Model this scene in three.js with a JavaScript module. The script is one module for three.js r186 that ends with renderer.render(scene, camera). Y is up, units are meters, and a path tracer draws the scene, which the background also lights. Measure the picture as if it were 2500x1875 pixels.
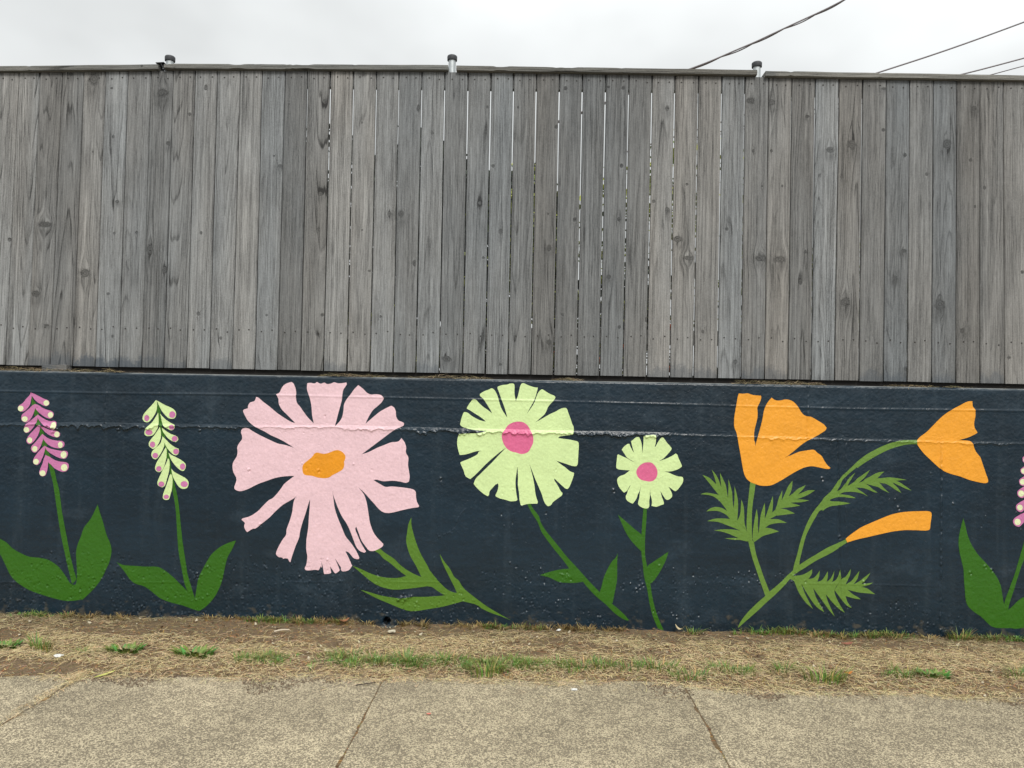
import * as THREE from 'three';
import { mergeGeometries } from 'three/addons/utils/BufferGeometryUtils.js';
import { RoundedBoxGeometry } from 'three/addons/geometries/RoundedBoxGeometry.js';

// ---------------------------------------------------------------- camera, sky, sun, exposure
const scene = new THREE.Scene();
const camera = new THREE.PerspectiveCamera(THREE.MathUtils.radToDeg(2 * Math.atan(937.5 / 1830)), 4 / 3, 0.05, 400);
camera.position.set(0, 1.4015, 4.7);
camera.rotation.set(0.0272, 0.0197, 0.0188, 'YXZ');
scene.add(camera);

const renderer = new THREE.WebGLRenderer({ antialias: true });
renderer.toneMapping = THREE.LinearToneMapping;
renderer.toneMappingExposure = 1.35;
renderer.shadowMap.enabled = true;

// ---------------------------------------------------------------- noise
const { lerp, clamp, smoothstep } = THREE.MathUtils;
function rng(seed) {
  let s = seed >>> 0;
  return () => { s = (s + 0x6d2b79f5) | 0; let t = Math.imul(s ^ (s >>> 15), 1 | s); t = (t + Math.imul(t ^ (t >>> 7), 61 | t)) ^ t; return ((t ^ (t >>> 14)) >>> 0) / 4294967296; };
}
function hash(ix, iy) { let h = Math.imul(ix, 374761393) + Math.imul(iy, 668265263) | 0; h = Math.imul(h ^ (h >>> 13), 1274126177); return ((h ^ (h >>> 16)) >>> 0) / 4294967296; }
function vn(x, y) {                                                     // value noise, 0..1
  const ix = Math.floor(x), iy = Math.floor(y), fx = x - ix, fy = y - iy, u = fx * fx * (3 - 2 * fx), v = fy * fy * (3 - 2 * fy);
  return lerp(lerp(hash(ix, iy), hash(ix + 1, iy), u), lerp(hash(ix, iy + 1), hash(ix + 1, iy + 1), u), v);
}
function fbm(x, y, n = 4) { let s = 0, a = 0.5, t = 0; for (let i = 0; i < n; i++) { s += a * vn(x, y); t += a; a *= 0.5; x = x * 2.03 + 17.3; y = y * 2.01 + 9.1; } return s / t; }
const S8 = (l) => Math.round(255 * clamp(l <= 0.0031308 ? 12.92 * l : 1.055 * Math.pow(l, 1 / 2.4) - 0.055, 0, 1));
function tex(w, h, fill, srgb = true) {                                 // fill(x, y) -> [r, g, b] linear, or one number
  const d = new Uint8Array(w * h * 4);
  for (let y = 0, o = 0; y < h; y++) for (let x = 0; x < w; x++, o += 4) {
    const c = fill(x, y);
    if (c.length) { d[o] = S8(c[0]); d[o + 1] = S8(c[1]); d[o + 2] = S8(c[2]); } else d[o] = d[o + 1] = d[o + 2] = clamp(c * 255, 0, 255);
    d[o + 3] = 255;
  }
  return dataTex(d, w, h, srgb);
}
function dataTex(d, w, h, srgb) {
  const t = new THREE.DataTexture(d, w, h, THREE.RGBAFormat);
  t.wrapS = t.wrapT = THREE.RepeatWrapping; t.magFilter = THREE.LinearFilter; t.minFilter = THREE.LinearMipmapLinearFilter; t.generateMipmaps = true;
  if (srgb) t.colorSpace = THREE.SRGBColorSpace;
  t.needsUpdate = true; return t;
}
function tileFbm(px, py, period, n) {                                   // fbm that repeats after period cells
  let s = 0, a = 0.5, t = 0, p = period;
  for (let i = 0; i < n; i++) {
    const x = px * p, y = py * p, ix = Math.floor(x), iy = Math.floor(y), fx = x - ix, fy = y - iy, u = fx * fx * (3 - 2 * fx), v = fy * fy * (3 - 2 * fy), m = (k) => ((k % p) + p) % p;
    s += a * lerp(lerp(hash(m(ix) + i * 91, m(iy)), hash(m(ix + 1) + i * 91, m(iy)), u), lerp(hash(m(ix) + i * 91, m(iy + 1)), hash(m(ix + 1) + i * 91, m(iy + 1)), u), v);
    t += a; a *= 0.5; p *= 2;
  }
  return s / t;
}

// overcast sky: a bright grey cloud sheet, lighter overhead
{
  const w = 1024, h = 512, d = new Float32Array(w * h * 4);
  for (let y = 0, o = 0; y < h; y++) for (let x = 0; x < w; x++, o += 4) {
    const el = ((y + 0.5) / h - 0.5) * Math.PI, az = ((x + 0.5) / w) * 2 * Math.PI, s = Math.max(0, Math.sin(el));
    const k = 1 / (s + 0.22), cx = Math.cos(az) * Math.cos(el) * k, cz = Math.sin(az) * Math.cos(el) * k;
    const c = fbm(cx * 2.6 + 40, cz * 2.6 + 11, 5) - 0.5, c2 = fbm(cx * 0.9 + 5, cz * 0.9 + 70, 3) - 0.5;
    const L = (0.485 + 0.66 * Math.pow(s, 1.8)) * (1 + 0.62 * c + 0.20 * c2);
    d[o] = L * 0.975; d[o + 1] = L * 1.005; d[o + 2] = L * 1.01; d[o + 3] = 1;
  }
  const t = new THREE.DataTexture(d, w, h, THREE.RGBAFormat, THREE.FloatType);
  t.mapping = THREE.EquirectangularReflectionMapping; t.magFilter = t.minFilter = THREE.LinearFilter; t.needsUpdate = true;
  scene.background = t; scene.environment = t;
}
const sun = new THREE.DirectionalLight(new THREE.Color(1, 0.965, 0.91), 1.5);   // behind thick cloud: very soft
sun.position.set(1.6, 7.4, 7.2); sun.target.position.set(0, 1, 0);
sun.castShadow = true; sun.shadow.radius = 40; sun.shadow.mapSize.set(2048, 2048);
Object.assign(sun.shadow.camera, { left: -7, right: 7, top: 7, bottom: -7, near: 0.5, far: 30 });
scene.add(sun, sun.target);

// ---------------------------------------------------------------- naming helpers
const taken = {};
function numbered(n) { const k = taken[n] = (taken[n] ?? -1) + 1; return k ? `${n}_${String(k).padStart(3, '0')}` : n; }
function tag(o, label, category, group, kind) { Object.assign(o.userData, { label }); if (category) o.userData.category = category; if (group) o.userData.group = group; if (kind) o.userData.kind = kind; return o; }
function thing(name, pos = [0, 0, 0]) { const o = new THREE.Group(); o.name = numbered(name); o.position.set(...pos); scene.add(o); return o; }
function part(name, geo, mat, parent) { const m = new THREE.Mesh(geo, mat); m.name = numbered(name); m.castShadow = m.receiveShadow = true; parent.add(m); return m; }
function solo(name, geo, mat, pos = [0, 0, 0]) { const m = part(name, geo, mat, scene); m.position.set(...pos); return m; }
const C = (r, g, b) => new THREE.Color().setRGB(r, g, b);
const std = (o) => new THREE.MeshStandardMaterial({ roughness: 0.85, side: THREE.DoubleSide, ...o });
function poly3(v, idx) { const g = new THREE.BufferGeometry(); g.setAttribute('position', new THREE.Float32BufferAttribute(v, 3)); if (idx) g.setIndex(idx); return g; }

// ================================================================ the painted concrete wall
const WALL_TOP = 1.557, WX0 = -3.72, WX1 = 3.54, STEP = 0.006;
const line = (pts) => (x) => {                                          // a height along the wall, joined by straight runs
  if (x <= pts[0][0]) return pts[0][1];
  for (let i = 1; i < pts.length; i++) if (x <= pts[i][0]) return lerp(pts[i - 1][1], pts[i][1], (x - pts[i - 1][0]) / (pts[i][0] - pts[i - 1][0]));
  return pts[pts.length - 1][1];
};
const seamY = line([[-3.338, 1.219], [-2.66, 1.232], [-1.923, 1.231], [-1.222, 1.244], [-0.049, 1.237], [0.808, 1.238], [1.316, 1.231], [2.024, 1.224], [3.078, 1.221]]);
const formY = line([[-2.667, 1.424], [-2.033, 1.430], [-1.512, 1.432], [-0.735, 1.429], [-0.052, 1.427], [1.314, 1.418], [2.023, 1.413], [3.078, 1.421]]);
const lowY = line([[-3.3, 0.218], [-0.558, 0.285], [0.783, 0.271], [1.829, 0.332], [3.2, 0.33]]);
// upright joints: x at the foot, x at the head, from y, to y, depth (minus is a groove), half width
const JOINTS = [[-2.665, -2.666, 1.235, 1.56, 0.0035, 0.006], [-0.772, -0.782, 0.25, 1.24, -0.003, 0.004], [1.376, 1.376, 1.46, 1.56, -0.004, 0.004], [1.751, 1.751, 1.226, 1.557, 0.005, 0.012],
  [1.967, 1.936, 0, 1.21, -0.005, 0.007], [1.987, 1.989, 0, 1.2, 0.003, 0.006], [2.569, 2.575, -0.05, 1.216, 0.006, 0.009], [-0.56, -0.555, 0.3, 0.62, 0.002, 0.004], [-3.22, -3.215, 0.04, 0.23, 0.003, 0.006]];
// crack running up right of the cosmos leaf
const CRACK = [[-0.55, 0.60], [-0.535, 0.565], [-0.45, 0.60], [-0.425, 0.64], [-0.41, 0.70], [-0.37, 0.74]];
// pits and knobs: found through a coarse lookup grid
const BIN = 0.05, bins = new Map();
function dent(x, y, r, d) {
  const e = { x, y, r, d };
  for (let i = Math.floor((x - r) / BIN); i <= Math.floor((x + r) / BIN); i++) for (let j = Math.floor((y - r) / BIN); j <= Math.floor((y + r) / BIN); j++) { const k = i * 4096 + j; (bins.get(k) ?? bins.set(k, []).get(k)).push(e); }
}
{
  const r = rng(71);
  for (let i = 0; i < 3600; i++) {                                      // blow holes and splashes, thick near the foot
    const x = lerp(-3.6, 3.4, r()), low = r() < 0.84, y = low ? Math.pow(r(), 1.6) * 0.42 : r() * 1.5;
    if (fbm(x * 1.7 + 3, y * 2.5 + 8, 3) < (low ? 0.43 : 0.60)) continue;
    const k = 0.0041 + 0.0042 * r() * r();
    dent(x, y, k, (r() < 0.55 ? -1 : 1) * k * (0.5 + 0.7 * r()));
  }
  const at = [[-3.0, 1.17], [-2.58, 1.195], [-2.06, 1.20], [0.719, 0.286], [0.74, 0.30], [0.70, 0.27], [-2.05, 0.30], [-2.045, 0.285], [2.31, 0.81], [1.84, 0.98], [-1.74, 0.96], [-1.30, 0.965], [-1.66, 0.62], [-0.53, 0.93], [0.55, 0.88], [1.95, 0.62], [2.1, 0.35], [2.75, 0.42], [2.84, 0.46], [2.88, 0.44]];
  for (const [x, y] of at) { dent(x, y, 0.011, 0.006); dent(x + 0.007, y - 0.008, 0.008, -0.007); }
  for (let i = 0; i < 24; i++) dent(-0.735 + 0.055 * (r() + r() - 1), 0.183 + 0.03 * (r() + r() - 1), 0.006 + 0.006 * r(), 0.006 * (0.4 + r()));   // the rough patch in the cosmos leaf
  for (let i = 0; i < 130; i++) dent(lerp(-2.55, -1.2, r()), 0.015 + 0.05 * r(), 0.005 + 0.006 * r(), 0.007 * (r() - 0.3));
  for (let i = 0; i < 40; i++) dent(-2.057 + 0.02 * (r() - 0.5), 0.295 + 0.06 * (r() - 0.5), 0.004 + 0.004 * r(), 0.007 * (r() - 0.5));
}
const segDist = (px, py, a, b) => { const dx = b[0] - a[0], dy = b[1] - a[1], t = clamp(((px - a[0]) * dx + (py - a[1]) * dy) / (dx * dx + dy * dy), 0, 1); return Math.hypot(px - a[0] - t * dx, py - a[1] - t * dy); };
function relief(x, y) {                                                 // how far the face stands proud of its plane, in metres
  let h = 0.006 * (fbm(x * 0.9 + 7, y * 0.9 + 2, 3) - 0.5) + 0.0016 * (fbm(x * 26, y * 30, 2) - 0.5);
  h += 0.0012 * (vn(x * 90 + 5, y * 130) - 0.5);
  const d = y - seamY(x) - 0.004 * (fbm(x * 9, 3.3, 3) - 0.5);          // the rough bead where two pours meet
  if (d < 0.02 && d > -0.09) {                                          // the lower pour stands out in a crumbling shoulder below the joint
    const big = smoothstep(fbm(x * 2.3 + 1.7, 0.5, 2), 0.30, 0.60), rag = fbm(x * 30, 4 + y * 6, 3), size = (x > 0.9 ? 0.32 : 0.62) * lerp(0.45, 1, big);
    const reach = size * (0.006 + 0.085 * rag * rag), t = -d / reach, crumb = vn(x * 85, y * 85) * 0.65 + vn(x * 165, y * 165) * 0.35 - 0.5;
    if (d >= 0) h += size * 0.007 * Math.max(0, 1 - d / 0.007);
    else if (t < 1) h += size * (0.005 + 0.013 * t + 0.015 * crumb * Math.sqrt(t));
    else h += size * (0.018 + 0.015 * crumb) * Math.exp(-(t - 1) * reach / 0.0055);
  }
  const f = y - formY(x);
  if (Math.abs(f) < 0.007) h += 0.0050 * (0.3 + fbm(x * 6, 9.1, 3)) * (1 - Math.abs(f) / 0.007);
  const l = y - lowY(x);
  if (Math.abs(l) < 0.005) h += 0.0022 * smoothstep(fbm(x * 3, 21.1, 3), 0.35, 0.6) * (1 - Math.abs(l) / 0.005);
  for (const [xa, xb, y0, y1, k, hw] of JOINTS) {
    if (y < y0 || y > y1) continue;
    const q = Math.abs(x - lerp(xa, xb, (y - y0) / (y1 - y0)) - 0.003 * (vn(y * 30, xa * 7) - 0.5)) / hw;
    if (q < 1) h += 1.5 * k * (1 - q) * (0.35 + 1.3 * vn(y * 60, xa * 11));
  }
  if (x > -0.57 && x < -0.35 && y > 0.54 && y < 0.76) for (let i = 1; i < CRACK.length; i++) { const q = segDist(x, y, CRACK[i - 1], CRACK[i]) / 0.005; if (q < 1) h += 0.003 * (1 - q) * (vn(x * 90, y * 90) > 0.4 ? 1 : -0.5); }
  for (const e of bins.get(Math.floor(x / BIN) * 4096 + Math.floor(y / BIN)) ?? []) { const q = Math.hypot(x - e.x, y - e.y) / e.r; if (q < 1) h += e.d * (1 - q * q); }
  const hole = Math.hypot(x + 0.847, y - 0.036);                        // the weep hole at the foot
  if (hole < 0.0205) h = -0.11; else if (hole < 0.027) h -= 0.004;
  const e = WALL_TOP - y - 0.004 * fbm(x * 14, 40, 3);                  // worn top edge
  if (e < 0.012) h -= 0.010 * (1 - e / 0.012) ** 2;
  return h;
}
// columns and rows of the face
const xs = [], ys = [];
for (let x = WX0; x <= WX1 + 1e-6; x += STEP) xs.push(x);
for (let y = -0.14; y < WALL_TOP - 1e-6;) { ys.push(y); y += y > 1.185 && y < 1.262 ? 0.003 : y < 0 ? 0.02 : y > 1.53 ? 0.004 : 0.0055; }
ys.push(WALL_TOP);
const NX = xs.length, NY = ys.length, HZ = new Float32Array(NX * NY), NRM = new Float32Array(NX * NY * 3);
for (let j = 0; j < NY; j++) for (let i = 0; i < NX; i++) HZ[j * NX + i] = relief(xs[i], ys[j]);
for (let j = 0; j < NY; j++) for (let i = 0; i < NX; i++) {
  const a = Math.max(0, i - 1), b = Math.min(NX - 1, i + 1), c = Math.max(0, j - 1), e = Math.min(NY - 1, j + 1), gx = (HZ[j * NX + b] - HZ[j * NX + a]) / (xs[b] - xs[a]), gy = (HZ[e * NX + i] - HZ[c * NX + i]) / (ys[e] - ys[c]);
  const n = 1 / Math.hypot(gx, gy, 1), o = (j * NX + i) * 3; NRM[o] = -gx * n; NRM[o + 1] = -gy * n; NRM[o + 2] = n;
}
// surface grain shared by the bare wall and the painted flowers (2.048 m tile), and a mottled paint coat
const grain = tex(1024, 1024, (x, y) => { const u = x / 1024, v = y / 1024; const a = tileFbm(u, v, 128, 3), b = tileFbm(u + 0.31, v * 1.0 + 0.17, 32, 3); const p = hash(x >> 1, (y >> 1) + 977); return 0.25 + 0.45 * a + 0.2 * b + (p > 0.993 ? 0.35 : p < 0.006 ? -0.35 : 0); }, false);
grain.repeat.set(1 / 2.048, 1 / 2.048);
const coat = tex(1024, 1024, (x, y) => { const u = x / 1024, v = y / 1024; return 0.93 + 0.05 * (tileFbm(u, v, 24, 4) - 0.5) + 0.06 * (tileFbm(u, v, 256, 2) - 0.5); }, true);
coat.repeat.set(1 / 2.048, 1 / 2.048);
// slate paint: roller blotches, chalky scuffs, bare worn top edge, splashed soil along the foot (matter with its own grain)
const slate = tex(2048, 512, (px, py) => {
  const x = -4 + px * 8 / 2048, y = -0.2 + py * 1.8 / 512;
  let k = 1 + 0.62 * (fbm(x * 3.1, y * 4.3, 4) - 0.5) + 0.30 * (fbm(x * 4, y * 38, 2) - 0.5) + 0.25 * (fbm(x * 40, y * 55, 2) - 0.5);
  const streak = 0.010 * smoothstep(fbm(x * 26, y * 1.3 + 4, 3), 0.52, 0.8) * fbm(x * 70, y * 20, 2);   // washed-down chalk runs
  const scuff = smoothstep(fbm(x * 5 + 60, y * 9, 4), 0.60, 0.78) * 0.55 * fbm(x * 90, y * 60, 2);
  let c = [0.0070 * k + 0.026 * scuff + streak, 0.0200 * k + 0.034 * scuff + streak * 1.2, 0.0330 * k + 0.042 * scuff + streak * 1.3];
  const soil = smoothstep(fbm(x * 22, y * 26, 4) - y * 2.6, 0.40, 0.62) * 0.55;
  c = [lerp(c[0], 0.10, soil), lerp(c[1], 0.085, soil), lerp(c[2], 0.06, soil)];
  const worn = smoothstep(y + 0.006 * fbm(x * 30, y * 60, 3), 1.5495, 1.556) * smoothstep(fbm(x * 5, 33, 3), 0.25, 0.5);
  return [lerp(c[0], 0.22, worn), lerp(c[1], 0.23, worn), lerp(c[2], 0.23, worn)];
});
slate.repeat.set(1 / 8, 1 / 1.8); slate.offset.set(0.5, 0.2 / 1.8);
const slatePaint = new THREE.MeshPhysicalMaterial({ map: slate, bumpMap: grain, bumpScale: 0.0020, roughness: 0.3, specularIntensity: 1, side: THREE.FrontSide });

const wall = thing('mural_wall');
tag(wall, 'low concrete wall painted dark slate blue with a mural of giant flowers', 'wall');
{
  const pos = new Float32Array(NX * NY * 3), uv = new Float32Array(NX * NY * 2), idx = new Uint32Array((NX - 1) * (NY - 1) * 6);
  for (let j = 0, k = 0; j < NY; j++) for (let i = 0; i < NX; i++, k++) { pos[k * 3] = xs[i]; pos[k * 3 + 1] = ys[j]; pos[k * 3 + 2] = HZ[k]; uv[k * 2] = xs[i]; uv[k * 2 + 1] = ys[j]; }
  for (let j = 0, o = 0; j < NY - 1; j++) for (let i = 0; i < NX - 1; i++, o += 6) { const a = j * NX + i; idx.set([a, a + 1, a + NX + 1, a, a + NX + 1, a + NX], o); }
  const g = new THREE.BufferGeometry();
  g.setAttribute('position', new THREE.BufferAttribute(pos, 3)); g.setAttribute('normal', new THREE.BufferAttribute(NRM, 3)); g.setAttribute('uv', new THREE.BufferAttribute(uv, 2)); g.setIndex(new THREE.BufferAttribute(idx, 1));
  part('painted_face', g, slatePaint, wall);
  const bare = std({ color: C(0.16, 0.16, 0.15), bumpMap: grain, bumpScale: 0.004 });
  const box = (x0, x1, y0, y1, z0, z1) => new THREE.BoxGeometry(x1 - x0, y1 - y0, z1 - z0).translate((x0 + x1) / 2, (y0 + y1) / 2, (z0 + z1) / 2);
  part('wall_core', box(WX0, WX1, -0.4, WALL_TOP - 0.004, -0.24, -0.115), bare, wall);
  part('wall_core', box(WX0, WX1, WALL_TOP - 0.05, WALL_TOP - 0.003, -0.1152, -0.014), bare, wall);
  const ends = [box(-9, WX0, -0.4, WALL_TOP, -0.24, -0.001), box(WX1, 9, -0.4, WALL_TOP, -0.24, -0.001)];
  for (const e of ends) { const p = e.attributes.position, u = e.attributes.uv; for (let i = 0; i < p.count; i++) u.setXY(i, p.getX(i), p.getY(i)); part('wall_section', e, slatePaint, wall); }
  // a short dark sleeve behind the weep hole
  part('drain_pipe', new THREE.CylinderGeometry(0.022, 0.022, 0.1, 20, 1, true).rotateX(Math.PI / 2).translate(-0.847, 0.036, -0.062), std({ color: C(0.01, 0.01, 0.011), roughness: 0.7 }), wall);
}

// ---------------------------------------------------------------- the mural: every painted shape follows the face it is painted on
const paint = (r, g, b) => new THREE.MeshPhysicalMaterial({ color: C(r, g, b), map: coat, bumpMap: grain, bumpScale: 0.0021, roughness: 0.38, specularIntensity: 0.9 });
const PAINT = {
  'deep green': paint(0.036, 0.150, 0.007), 'olive green': paint(0.155, 0.285, 0.045), 'olive leaf green': paint(0.108, 0.235, 0.024), 'pale pink': paint(0.95, 0.655, 0.71), 'orange': paint(1.0, 0.42, 0.035),
  'amber': paint(0.93, 0.36, 0.015), 'pale lime': paint(0.76, 0.95, 0.45), 'magenta pink': paint(0.83, 0.165, 0.34), 'orchid pink': paint(0.66, 0.22, 0.45), 'cream': paint(0.88, 0.95, 0.58),
};
function smoothLine(f) {                                                // flat mm list -> rounded outline in metres, sharp corners kept
  const n = f.length / 2, p = [], out = [];
  for (let i = 0; i < n; i++) p.push([f[i * 2] / 1000, f[i * 2 + 1] / 1000]);
  const sharp = p.map((b, i) => { const a = p[(i + n - 1) % n], c = p[(i + 1) % n]; const u = Math.atan2(b[1] - a[1], b[0] - a[0]), v = Math.atan2(c[1] - b[1], c[0] - b[0]); let d = Math.abs(u - v); if (d > Math.PI) d = 2 * Math.PI - d; return d > 0.95; });
  for (let i = 0; i < n; i++) {
    const b = p[i], c = p[(i + 1) % n], a = sharp[i] ? b : p[(i + n - 1) % n], e = sharp[(i + 1) % n] ? c : p[(i + 2) % n], L = Math.hypot(c[0] - b[0], c[1] - b[1]), m = L > 0.012 ? (L > 0.03 ? 5 : 3) : 2;
    for (let k = 0; k < m; k++) {
      const t = k / m, t2 = t * t, t3 = t2 * t;
      out.push([0, 1].map((q) => 0.5 * (2 * b[q] + (c[q] - a[q]) * t + (2 * a[q] - 5 * b[q] + 4 * c[q] - e[q]) * t2 + (3 * b[q] - a[q] - 3 * c[q] + e[q]) * t3)));
    }
  }
  return out;
}
const cellX = (x) => clamp(Math.floor((x - WX0) / STEP), 0, NX - 2);
function cellY(y) { let a = 0, b = NY - 1; while (b - a > 1) { const m = (a + b) >> 1; if (ys[m] <= y) a = m; else b = m; } return a; }
function clipTo(sub, ax, ay, bx, by) {                                  // keep what lies left of a->b
  const out = [], side = (p) => (bx - ax) * (p[1] - ay) - (by - ay) * (p[0] - ax);
  for (let i = 0; i < sub.length; i++) {
    const p = sub[i], q = sub[(i + 1) % sub.length], s = side(p), t = side(q);
    if (s >= 0) out.push(p);
    if ((s >= 0) !== (t >= 0)) { const k = s / (s - t); out.push([p[0] + k * (q[0] - p[0]), p[1] + k * (q[1] - p[1])]); }
  }
  return out;
}
function onFace(outline, lift) {
  const v = outline.map(([x, y]) => new THREE.Vector2(x, y));
  if (THREE.ShapeUtils.isClockWise(v)) v.reverse();
  const pos = [], nor = [], uv = [], tri = [0, 0, 0];
  for (const f of THREE.ShapeUtils.triangulateShape(v, [])) {
    const T = f.map((k) => [v[k].x, v[k].y]);
    const area = (T[1][0] - T[0][0]) * (T[2][1] - T[0][1]) - (T[2][0] - T[0][0]) * (T[1][1] - T[0][1]);
    if (Math.abs(area) < 1e-10) continue;
    if (area < 0) T.reverse();
    const i0 = cellX(Math.min(T[0][0], T[1][0], T[2][0])), i1 = cellX(Math.max(T[0][0], T[1][0], T[2][0])), j0 = cellY(Math.min(T[0][1], T[1][1], T[2][1])), j1 = cellY(Math.max(T[0][1], T[1][1], T[2][1]));
    for (let j = j0; j <= j1; j++) {
      let row = clipTo(clipTo(T, 0, ys[j], 1, ys[j]), 1, ys[j + 1], 0, ys[j + 1]);
      if (row.length < 3) continue;
      let lo = Infinity, hi = -Infinity; for (const p of row) { lo = Math.min(lo, p[0]); hi = Math.max(hi, p[0]); }
      for (let i = Math.max(i0, cellX(lo)), e = Math.min(i1, cellX(hi)); i <= e; i++) {
        const cell = clipTo(clipTo(row, xs[i], 1, xs[i], 0), xs[i + 1], 0, xs[i + 1], 1);
        if (cell.length < 3) continue;
        const k = j * NX + i, sx = xs[i + 1] - xs[i], sy = ys[j + 1] - ys[j];
        for (const half of [0, 1]) {                                    // the two triangles of the cell, cut along the same diagonal as the face
          const c = half ? clipTo(cell, xs[i], ys[j], xs[i + 1], ys[j + 1]) : clipTo(cell, xs[i + 1], ys[j + 1], xs[i], ys[j]);
          if (c.length < 3) continue;
          const put = (p) => {
            const u = (p[0] - xs[i]) / sx, w = (p[1] - ys[j]) / sy, A = k, B = half ? k + NX : k + 1, D = k + NX + 1;
            const wa = half ? 1 - w : 1 - u, wb = half ? w - u : u - w, wd = half ? u : w;
            pos.push(p[0], p[1], wa * HZ[A] + wb * HZ[B] + wd * HZ[D] + lift);
            nor.push(...[0, 1, 2].map((q) => wa * NRM[A * 3 + q] + wb * NRM[B * 3 + q] + wd * NRM[D * 3 + q])); uv.push(p[0], p[1]);
          };
          for (let m = 1; m < c.length - 1; m++) { put(c[0]); put(c[m]); put(c[m + 1]); }
        }
      }
    }
  }
  const g = new THREE.BufferGeometry();
  g.setAttribute('position', new THREE.Float32BufferAttribute(pos, 3)); g.setAttribute('normal', new THREE.Float32BufferAttribute(nor, 3)); g.setAttribute('uv', new THREE.Float32BufferAttribute(uv, 2));
  return g;
}
let bloom, layer = 0;
function flower(label) { bloom = new THREE.Group(); bloom.name = numbered('painted_flower'); bloom.userData.label = label; wall.add(bloom); layer = 0; }
function piece(name, colour, mm, heart) {
  let o = smoothLine(mm);
  if (heart) {                                                          // a petal runs from slit to slit and meets its neighbours at the heart of the flower
    const a = mm.slice(0, 2).map((q) => q / 1000), b = mm.slice(-2).map((q) => q / 1000);
    const n = o.findLastIndex((p) => Math.hypot(p[0] - b[0], p[1] - b[1]) < 1e-6);
    o = [[heart[0] / 1000, heart[1] / 1000], a, ...o.slice(1, n), b];
  }
  part(name, onFace(o, 0.0011 + 0.00005 * layer++), PAINT[colour], bloom);
}
function spot(name, colour, x, y, rx, ry) {
  const o = []; for (let i = 0; i < 22; i++) { const a = i / 22 * 2 * Math.PI, k = 1 + 0.05 * (hash(i, x) - 0.5); o.push([(x + rx * k * Math.cos(a)) / 1000, (y + ry * k * Math.sin(a)) / 1000]); }
  part(name, onFace(o, 0.0011 + 0.00005 * layer++), PAINT[colour], bloom);
}
flower('foxglove with orchid pink bells and cream mouths at the left end of the wall');
piece('stem', 'deep green', [-2839, 217, -2863, 296, -2888, 393, -2920, 518, -2947, 657, -2973, 797, -2985, 856, -3002, 915, -3019, 980, -3040, 1026, -3059, 1081, -3079, 1156, -3103, 1220, -3116, 1270, -3138, 1342, -3140, 1402, -3128, 1373, -3109, 1350, -3113, 1323, -3091, 1286, -3093, 1255, -3077, 1226, -3073, 1198, -3050, 1161, -3053, 1129, -3029, 1088, -3035, 1067, -3006, 1020, -2999, 960, -2980, 940, -2960, 866, -2940, 797, -2919, 672, -2885, 519, -2852, 380, -2812, 249]);
piece('leaf', 'deep green', [-3405, 535, -3354, 516, -3310, 492, -3267, 469, -3223, 431, -3165, 401, -3114, 383, -3057, 379, -3007, 370, -2964, 350, -2920, 316, -2883, 268, -2846, 220, -2803, 207, -2765, 132, -2786, 121, -2864, 112, -2942, 124, -3028, 147, -3107, 173, -3179, 213, -3231, 260, -3269, 329, -3307, 398, -3352, 467]);
piece('leaf', 'deep green', [-2693, 722, -2677, 670, -2654, 608, -2630, 532, -2607, 483, -2595, 435, -2604, 372, -2623, 323, -2656, 253, -2697, 196, -2738, 153, -2772, 121, -2837, 172, -2811, 242, -2815, 346, -2821, 409, -2815, 458, -2793, 521, -2774, 577, -2733, 634]);
piece('bell', 'orchid pink', [-3147, 1420, -3154, 1402, -3176, 1377, -3196, 1351, -3218, 1336, -3226, 1321, -3219, 1303, -3204, 1297, -3184, 1301, -3164, 1319, -3149, 1342, -3143, 1372, -3140, 1402]);
piece('bell', 'orchid pink', [-3147, 1420, -3127, 1413, -3090, 1396, -3059, 1381, -3039, 1375, -3026, 1364, -3025, 1349, -3035, 1337, -3053, 1336, -3078, 1346, -3104, 1361, -3126, 1383, -3140, 1402]);
piece('bell', 'orchid pink', [-3119, 1345, -3134, 1337, -3154, 1317, -3183, 1291, -3198, 1276, -3202, 1253, -3191, 1236, -3171, 1230, -3151, 1239, -3134, 1265, -3122, 1293, -3115, 1323]);
piece('bell', 'orchid pink', [-3119, 1347, -3099, 1343, -3067, 1324, -3037, 1312, -3011, 1305, -2995, 1292, -2995, 1275, -3007, 1260, -3024, 1257, -3050, 1266, -3076, 1283, -3097, 1301, -3115, 1323]);
piece('bell', 'orchid pink', [-3096, 1281, -3114, 1265, -3141, 1242, -3165, 1222, -3182, 1191, -3179, 1171, -3166, 1163, -3148, 1169, -3129, 1190, -3114, 1210, -3102, 1233, -3097, 1255]);
piece('bell', 'orchid pink', [-3096, 1281, -3070, 1263, -3039, 1247, -3014, 1240, -2988, 1242, -2973, 1230, -2971, 1205, -2982, 1190, -3002, 1187, -3033, 1202, -3053, 1216, -3074, 1231, -3094, 1255]);
piece('bell', 'orchid pink', [-3081, 1216, -3099, 1203, -3123, 1177, -3145, 1152, -3159, 1129, -3163, 1112, -3153, 1097, -3138, 1094, -3120, 1105, -3101, 1130, -3087, 1158, -3079, 1193]);
piece('bell', 'orchid pink', [-3081, 1216, -3058, 1204, -3027, 1189, -2996, 1182, -2966, 1178, -2949, 1166, -2950, 1151, -2962, 1139, -2985, 1141, -3016, 1152, -3042, 1169, -3060, 1186, -3077, 1203]);
piece('bell', 'orchid pink', [-3062, 1159, -3081, 1136, -3105, 1105, -3127, 1082, -3132, 1062, -3121, 1045, -3103, 1040, -3086, 1053, -3071, 1078, -3062, 1103, -3056, 1131]);
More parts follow.
